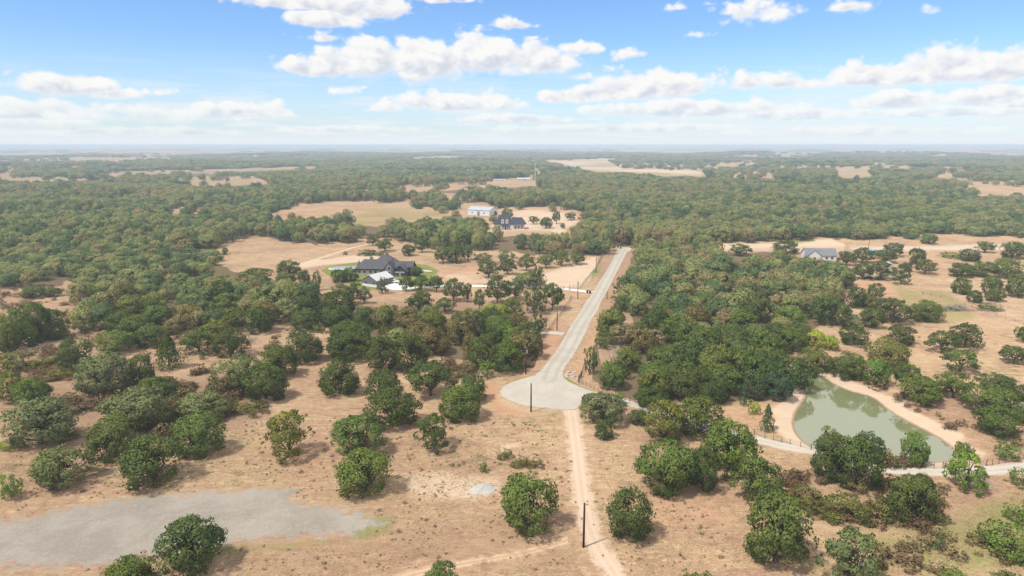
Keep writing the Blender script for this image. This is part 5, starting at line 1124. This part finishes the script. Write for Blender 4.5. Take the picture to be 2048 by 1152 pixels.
def rocks():
    rs = np.random.RandomState(6); bm = bmesh.new(); bmesh.ops.create_icosphere(bm, subdivisions=1, radius=1)
    for v in bm.verts: v.co *= rs.uniform(0.75, 1.2)
    me = bpy.data.meshes.new('rock'); bm.to_mesh(me); bm.free(); me.materials.append(M_ROCK)
    spots = [(1132+rs.uniform(0, 20), 738+rs.uniform(0, 18), 'pale') for _ in range(14)]+[(1120+rs.uniform(0, 8), 672+rs.uniform(-2, 4), 'grey') for _ in range(4)]
    for i, (px, py, c) in enumerate(spots):
        p = G(px, py); o = link('rock', me); o.location = (p.x, p.y, p.z+0.1); s = rs.uniform(.3, .75); o.scale = (s*1.3, s, s*0.6); o.rotation_euler = (rs.uniform(-.4, .4), 0, rs.uniform(0, 6))
        tag(o, 'pale rubble rock at the culvert where the road meets the turnaround' if c == 'pale' else 'grey rock at the culvert under the short gravel drive', 'rock', 'culvert rubble' if c == 'pale' else 'drive culvert rocks')
rocks()
def heap():
    p = G(968, 978); rs = np.random.RandomState(2); n = 22; V = []; F = []
    for i in range(n):
        for j in range(n):
            x, y = (i/(n-1)-.5)*7.5, (j/(n-1)-.5)*7.5; r = math.hypot(x*0.9, y); h = 1.2*max(0, 1-r/2.6)**0.9+0.8*max(0, 1-math.hypot(x+1.8, y+0.7)/1.9)+rs.uniform(-.06, .06); V.append((x, y, h-0.06))
    F = [(i*n+j, (i+1)*n+j, (i+1)*n+j+1, i*n+j+1) for i in range(n-1) for j in range(n-1)]; b = MB(); b.poly(V, F); o = b.build('gravel_heap', M_GRAVELPILE); o.location = p; o.scale = (0.85, 0.85, 0.8); tag(o, 'small heap of pale gravel in the bare patch of pasture', 'gravel heap')
heap()
def brush_pile():
    p = G(1908, 620); o = thing('brush_pile', p, 0, 'wide heap of grey cut brush in the pasture', 'brush pile'); rs = np.random.RandomState(8); b = MB()
    for k in range(150):
        x, y = rs.normal(0, 3.2), rs.normal(0, 1.6); h = max(0.1, 2.4*(1-(abs(x)/7)**2-(abs(y)/4)**2)); z = rs.uniform(0.05, h); a = rs.uniform(0, PI); Lh = rs.uniform(0.8, 2.2)
        b.tube([(x-math.cos(a)*Lh, y-math.sin(a)*Lh, z+rs.uniform(-.4, .5)), (x, y, z+.1), (x+math.cos(a)*Lh, y+math.sin(a)*Lh, z+rs.uniform(-.4, .3))], [rs.uniform(.05, .14), .09, .03], 4, False)
    b.build('branches', M_GRAYTWIG, o)['kind'] = 'stuff'
brush_pile()

# ------------------------------------------------------------------ undergrowth and dry grass (nobody could count them)
def region_pts(poly, n, seed):
    P = np.array(poly); rs = np.random.RandomState(seed); out = []
    w = [G(*p) for p in poly]; W = np.array([(q.x, q.y) for q in w]); lo, hi = W.min(0), W.max(0)
    x = rs.uniform(lo[0], hi[0], n*4); y = rs.uniform(lo[1], hi[1], n*4); s = sdf(x, y, W); nn = _sines(x, y, 16, 5, seed+50)
    k = (s > 0) & (nn > -0.35); x, y = x[k][:n], y[k][:n]; return x, y
def bush_proto(name, seed, nleaf, leaf, mat):
    rs = np.random.RandomState(seed); C, N, T, cl, cz, SN = crown_points(rs, 'bush', nleaf); V, Q = leaf_quads(rs, C, N, leaf)
    return bpy.data.objects.new(name, np_mesh(name, V, Q, [mat], {'leaf_tone': np.repeat(T, 4, 0)}, np.repeat(SN, 4, 0)))
def scrub_mat():
    m, t, out = new_mat('scrub_leaves'); oi = t.add('ShaderNodeObjectInfo'); lv = t.add('ShaderNodeAttribute', attribute_name='leaf_tone'); s = t.add('ShaderNodeSeparateXYZ'); t.l.new(lv.outputs['Vector'], s.inputs[0])
    c = t.ramp(t.math('ADD', t.math('MULTIPLY', oi.outputs['Random'], 0.8), t.math('MULTIPLY', s.outputs[0], 0.2)), [(0.1, (0.13, 0.075, 0.048)), (0.45, (0.19, 0.12, 0.068)), (0.7, (0.17, 0.14, 0.06)), (0.92, (0.14, 0.155, 0.05))])
    d = t.add('ShaderNodeBsdfDiffuse'); t.l.new(c, d.inputs[0]); t.l.new(d.outputs[0], out.inputs[0]); return m
M_SCRUB = scrub_mat(); BP = [bush_proto('scrub', 300+i, 260, 0.9, M_SCRUB) for i in range(4)]
SCRUB = [([(60,770),(200,790),(300,770),(430,740),(520,790),(530,825),(430,840),(330,880),(220,840),(60,860)], 1000), ([(0,720),(120,690),(160,740),(60,790),(0,800)], 130), ([(860,735),(945,715),(975,745),(900,765)], 90),
         ([(1480,950),(1560,1010),(1700,1050),(1860,1060),(1990,1020),(1900,975),(1700,950),(1600,950)], 170), ([(1130,690),(1165,690),(1130,735)], 0), ([(930,640),(1080,680),(1070,735),(960,740)], 90), ([(1600,1050),(1800,1060),(2040,1060),(2040,1150),(1700,1150)], 40),
         ([(0,560),(300,590),(440,640),(620,660),(560,700),(300,720),(100,690),(0,640)], 340), ([(1750,922),(1890,935),(1890,940),(1750,930)], 60), ([(1020,740),(1080,670),(1098,668),(1050,745)], 30), ([(1590,690),(1750,760),(1900,840),(2048,860),(2048,900),(1900,860),(1750,790)], 60)]
def undergrowth():
    X = []; Y = []
    for i, (P, n) in enumerate(SCRUB):
        if n: x, y = region_pts(P, n, 400+i); X.append(x); Y.append(y)
    x, y = region_pts([(20,900),(500,840),(1000,830),(1500,1000),(1500,1145),(20,1145)], 1400, 499); k = sdf(x, y, np.array([tuple(G(*p)[:2]) for p in PAD])) < 1; x, y = x[k], y[k]; nt = len(x); X.append(x); Y.append(y)
    x = np.concatenate(X); y = np.concatenate(Y); z = ground_z(x, y); rs = np.random.RandomState(12); n = len(x); s = rs.uniform(0.12, 0.34, n)*np.where(rs.rand(n) < .12, 1.7, 1); s[n-nt:] *= 0.2
    scatter_object('undergrowth', np.stack([x, y, z-0.05], 1), rs.randint(0, 4, n), np.stack([0*x, 0*x, rs.uniform(0, 6.28, n)], 1), np.stack([s, s, s*rs.uniform(.6, 1.0, n)], 1), BP, 'reddish brown scrub and low brush between the trees')
undergrowth()
def grass_mat():
    m, t, out = new_mat('dry_grass'); tn = t.add('ShaderNodeAttribute', attribute_name='leaf_tone'); s = t.add('ShaderNodeSeparateXYZ'); t.l.new(tn.outputs['Vector'], s.inputs[0])
    c = t.ramp(s.outputs[0], [(0.0, (0.30, 0.19, 0.12)), (0.35, (0.42, 0.29, 0.18)), (0.7, (0.52, 0.40, 0.25)), (0.95, (0.50, 0.40, 0.23)), (1.0, (0.24, 0.24, 0.09))])
    d = t.add('ShaderNodeBsdfDiffuse'); tr = t.add('ShaderNodeBsdfTranslucent'); mx = t.add('ShaderNodeMixShader'); mx.inputs[0].default_value = 0.3
    for q in (d, tr): t.l.new(c, q.inputs[0])
    t.l.new(d.outputs[0], mx.inputs[1]); t.l.new(tr.outputs[0], mx.inputs[2]); t.l.new(mx.outputs[0], out.inputs[0]); return m
def dry_grass():
    rs = np.random.RandomState(31); n = 120000; u = rs.uniform(-30, 2080, n); v = 1175-(1175-830)*rs.uniform(0, 1, n)**0.8
    zc = -(v-576)/FPX; xc = (u-1024)/FPX; dz = -math.sin(PITCH)+zc*math.cos(PITCH); t = -CAM_H/dz; x = xc*t; y = (math.cos(PITCH)+zc*math.sin(PITCH))*t
    z = ground_z(x, y); uu, vv, d = project(x, y, z); k = rs.rand(n) < np.clip(0.45+0.22*_sines(x, y, 9, 6, 91)+0.25*_sines(x, y, 31, 5, 92), 0.06, 1)
    padw = np.array([tuple(G(*p)[:2]) for p in PAD]); k &= sdf(x, y, padw) < 0.3; k &= sdf(x, y, POND) < -5
    for C, w_ in ((TRK, 2.1), (LANE, 3.0), (TR2, 1.5)):
        C = np.array(C); dm = np.full(len(x), 1e9)
        for i in range(len(C)-1):
            e = C[i+1]-C[i]; tt = np.clip(((x-C[i][0])*e[0]+(y-C[i][1])*e[1])/(e@e), 0, 1); dm = np.minimum(dm, np.hypot(x-C[i][0]-tt*e[0], y-C[i][1]-tt*e[1]))
        k &= dm > w_
    k &= sdf(u, v, ROAD_L+ROAD_R) < -6
    x, y, z = x[k], y[k], z[k]; n = len(x); V = []; T = []
    a = rs.uniform(0, 2*PI, n); h = rs.uniform(0.05, 0.16, n); wd = rs.uniform(0.05, 0.15, n); tone = np.clip(rs.normal(0.55, 0.24, n), 0, 1)
    for j in range(2):
        aa = a+j*1.6; dx, dy = np.cos(aa)*wd, np.sin(aa)*wd; lx, ly = rs.normal(0, .28, n), rs.normal(0, .28, n)
        V.append(np.stack([np.stack([x-dx, y-dy, z-0.02], 1), np.stack([x+dx, y+dy, z-0.02], 1), np.stack([x+lx, y+ly, z+h], 1)], 1)); T.append(np.repeat(np.stack([tone, tone, tone], 1), 3, 0))
    V = np.concatenate(V).reshape(-1, 3); m = np_mesh('dry_grass', V, np.arange(len(V)).reshape(-1, 3), [grass_mat()], {'leaf_tone': np.concatenate(T)})
    tag(link('dry_grass', m), 'short dry tan grass tufts over the near pasture', None, None, 'stuff')
dry_grass()

# ------------------------------------------------------------------ haze
def haze():
    b = MB(); b.box(0, 0, 0, 1, 1, 1); o = b.build('haze', haze_mat()); lo, hi = -35.0, CAM_H+2
    o.scale = (56000, 56000, hi-lo); o.location = (0, 0, (hi+lo)/2); tag(o, kind='stuff', label='thin pale summer haze over the land')
haze()
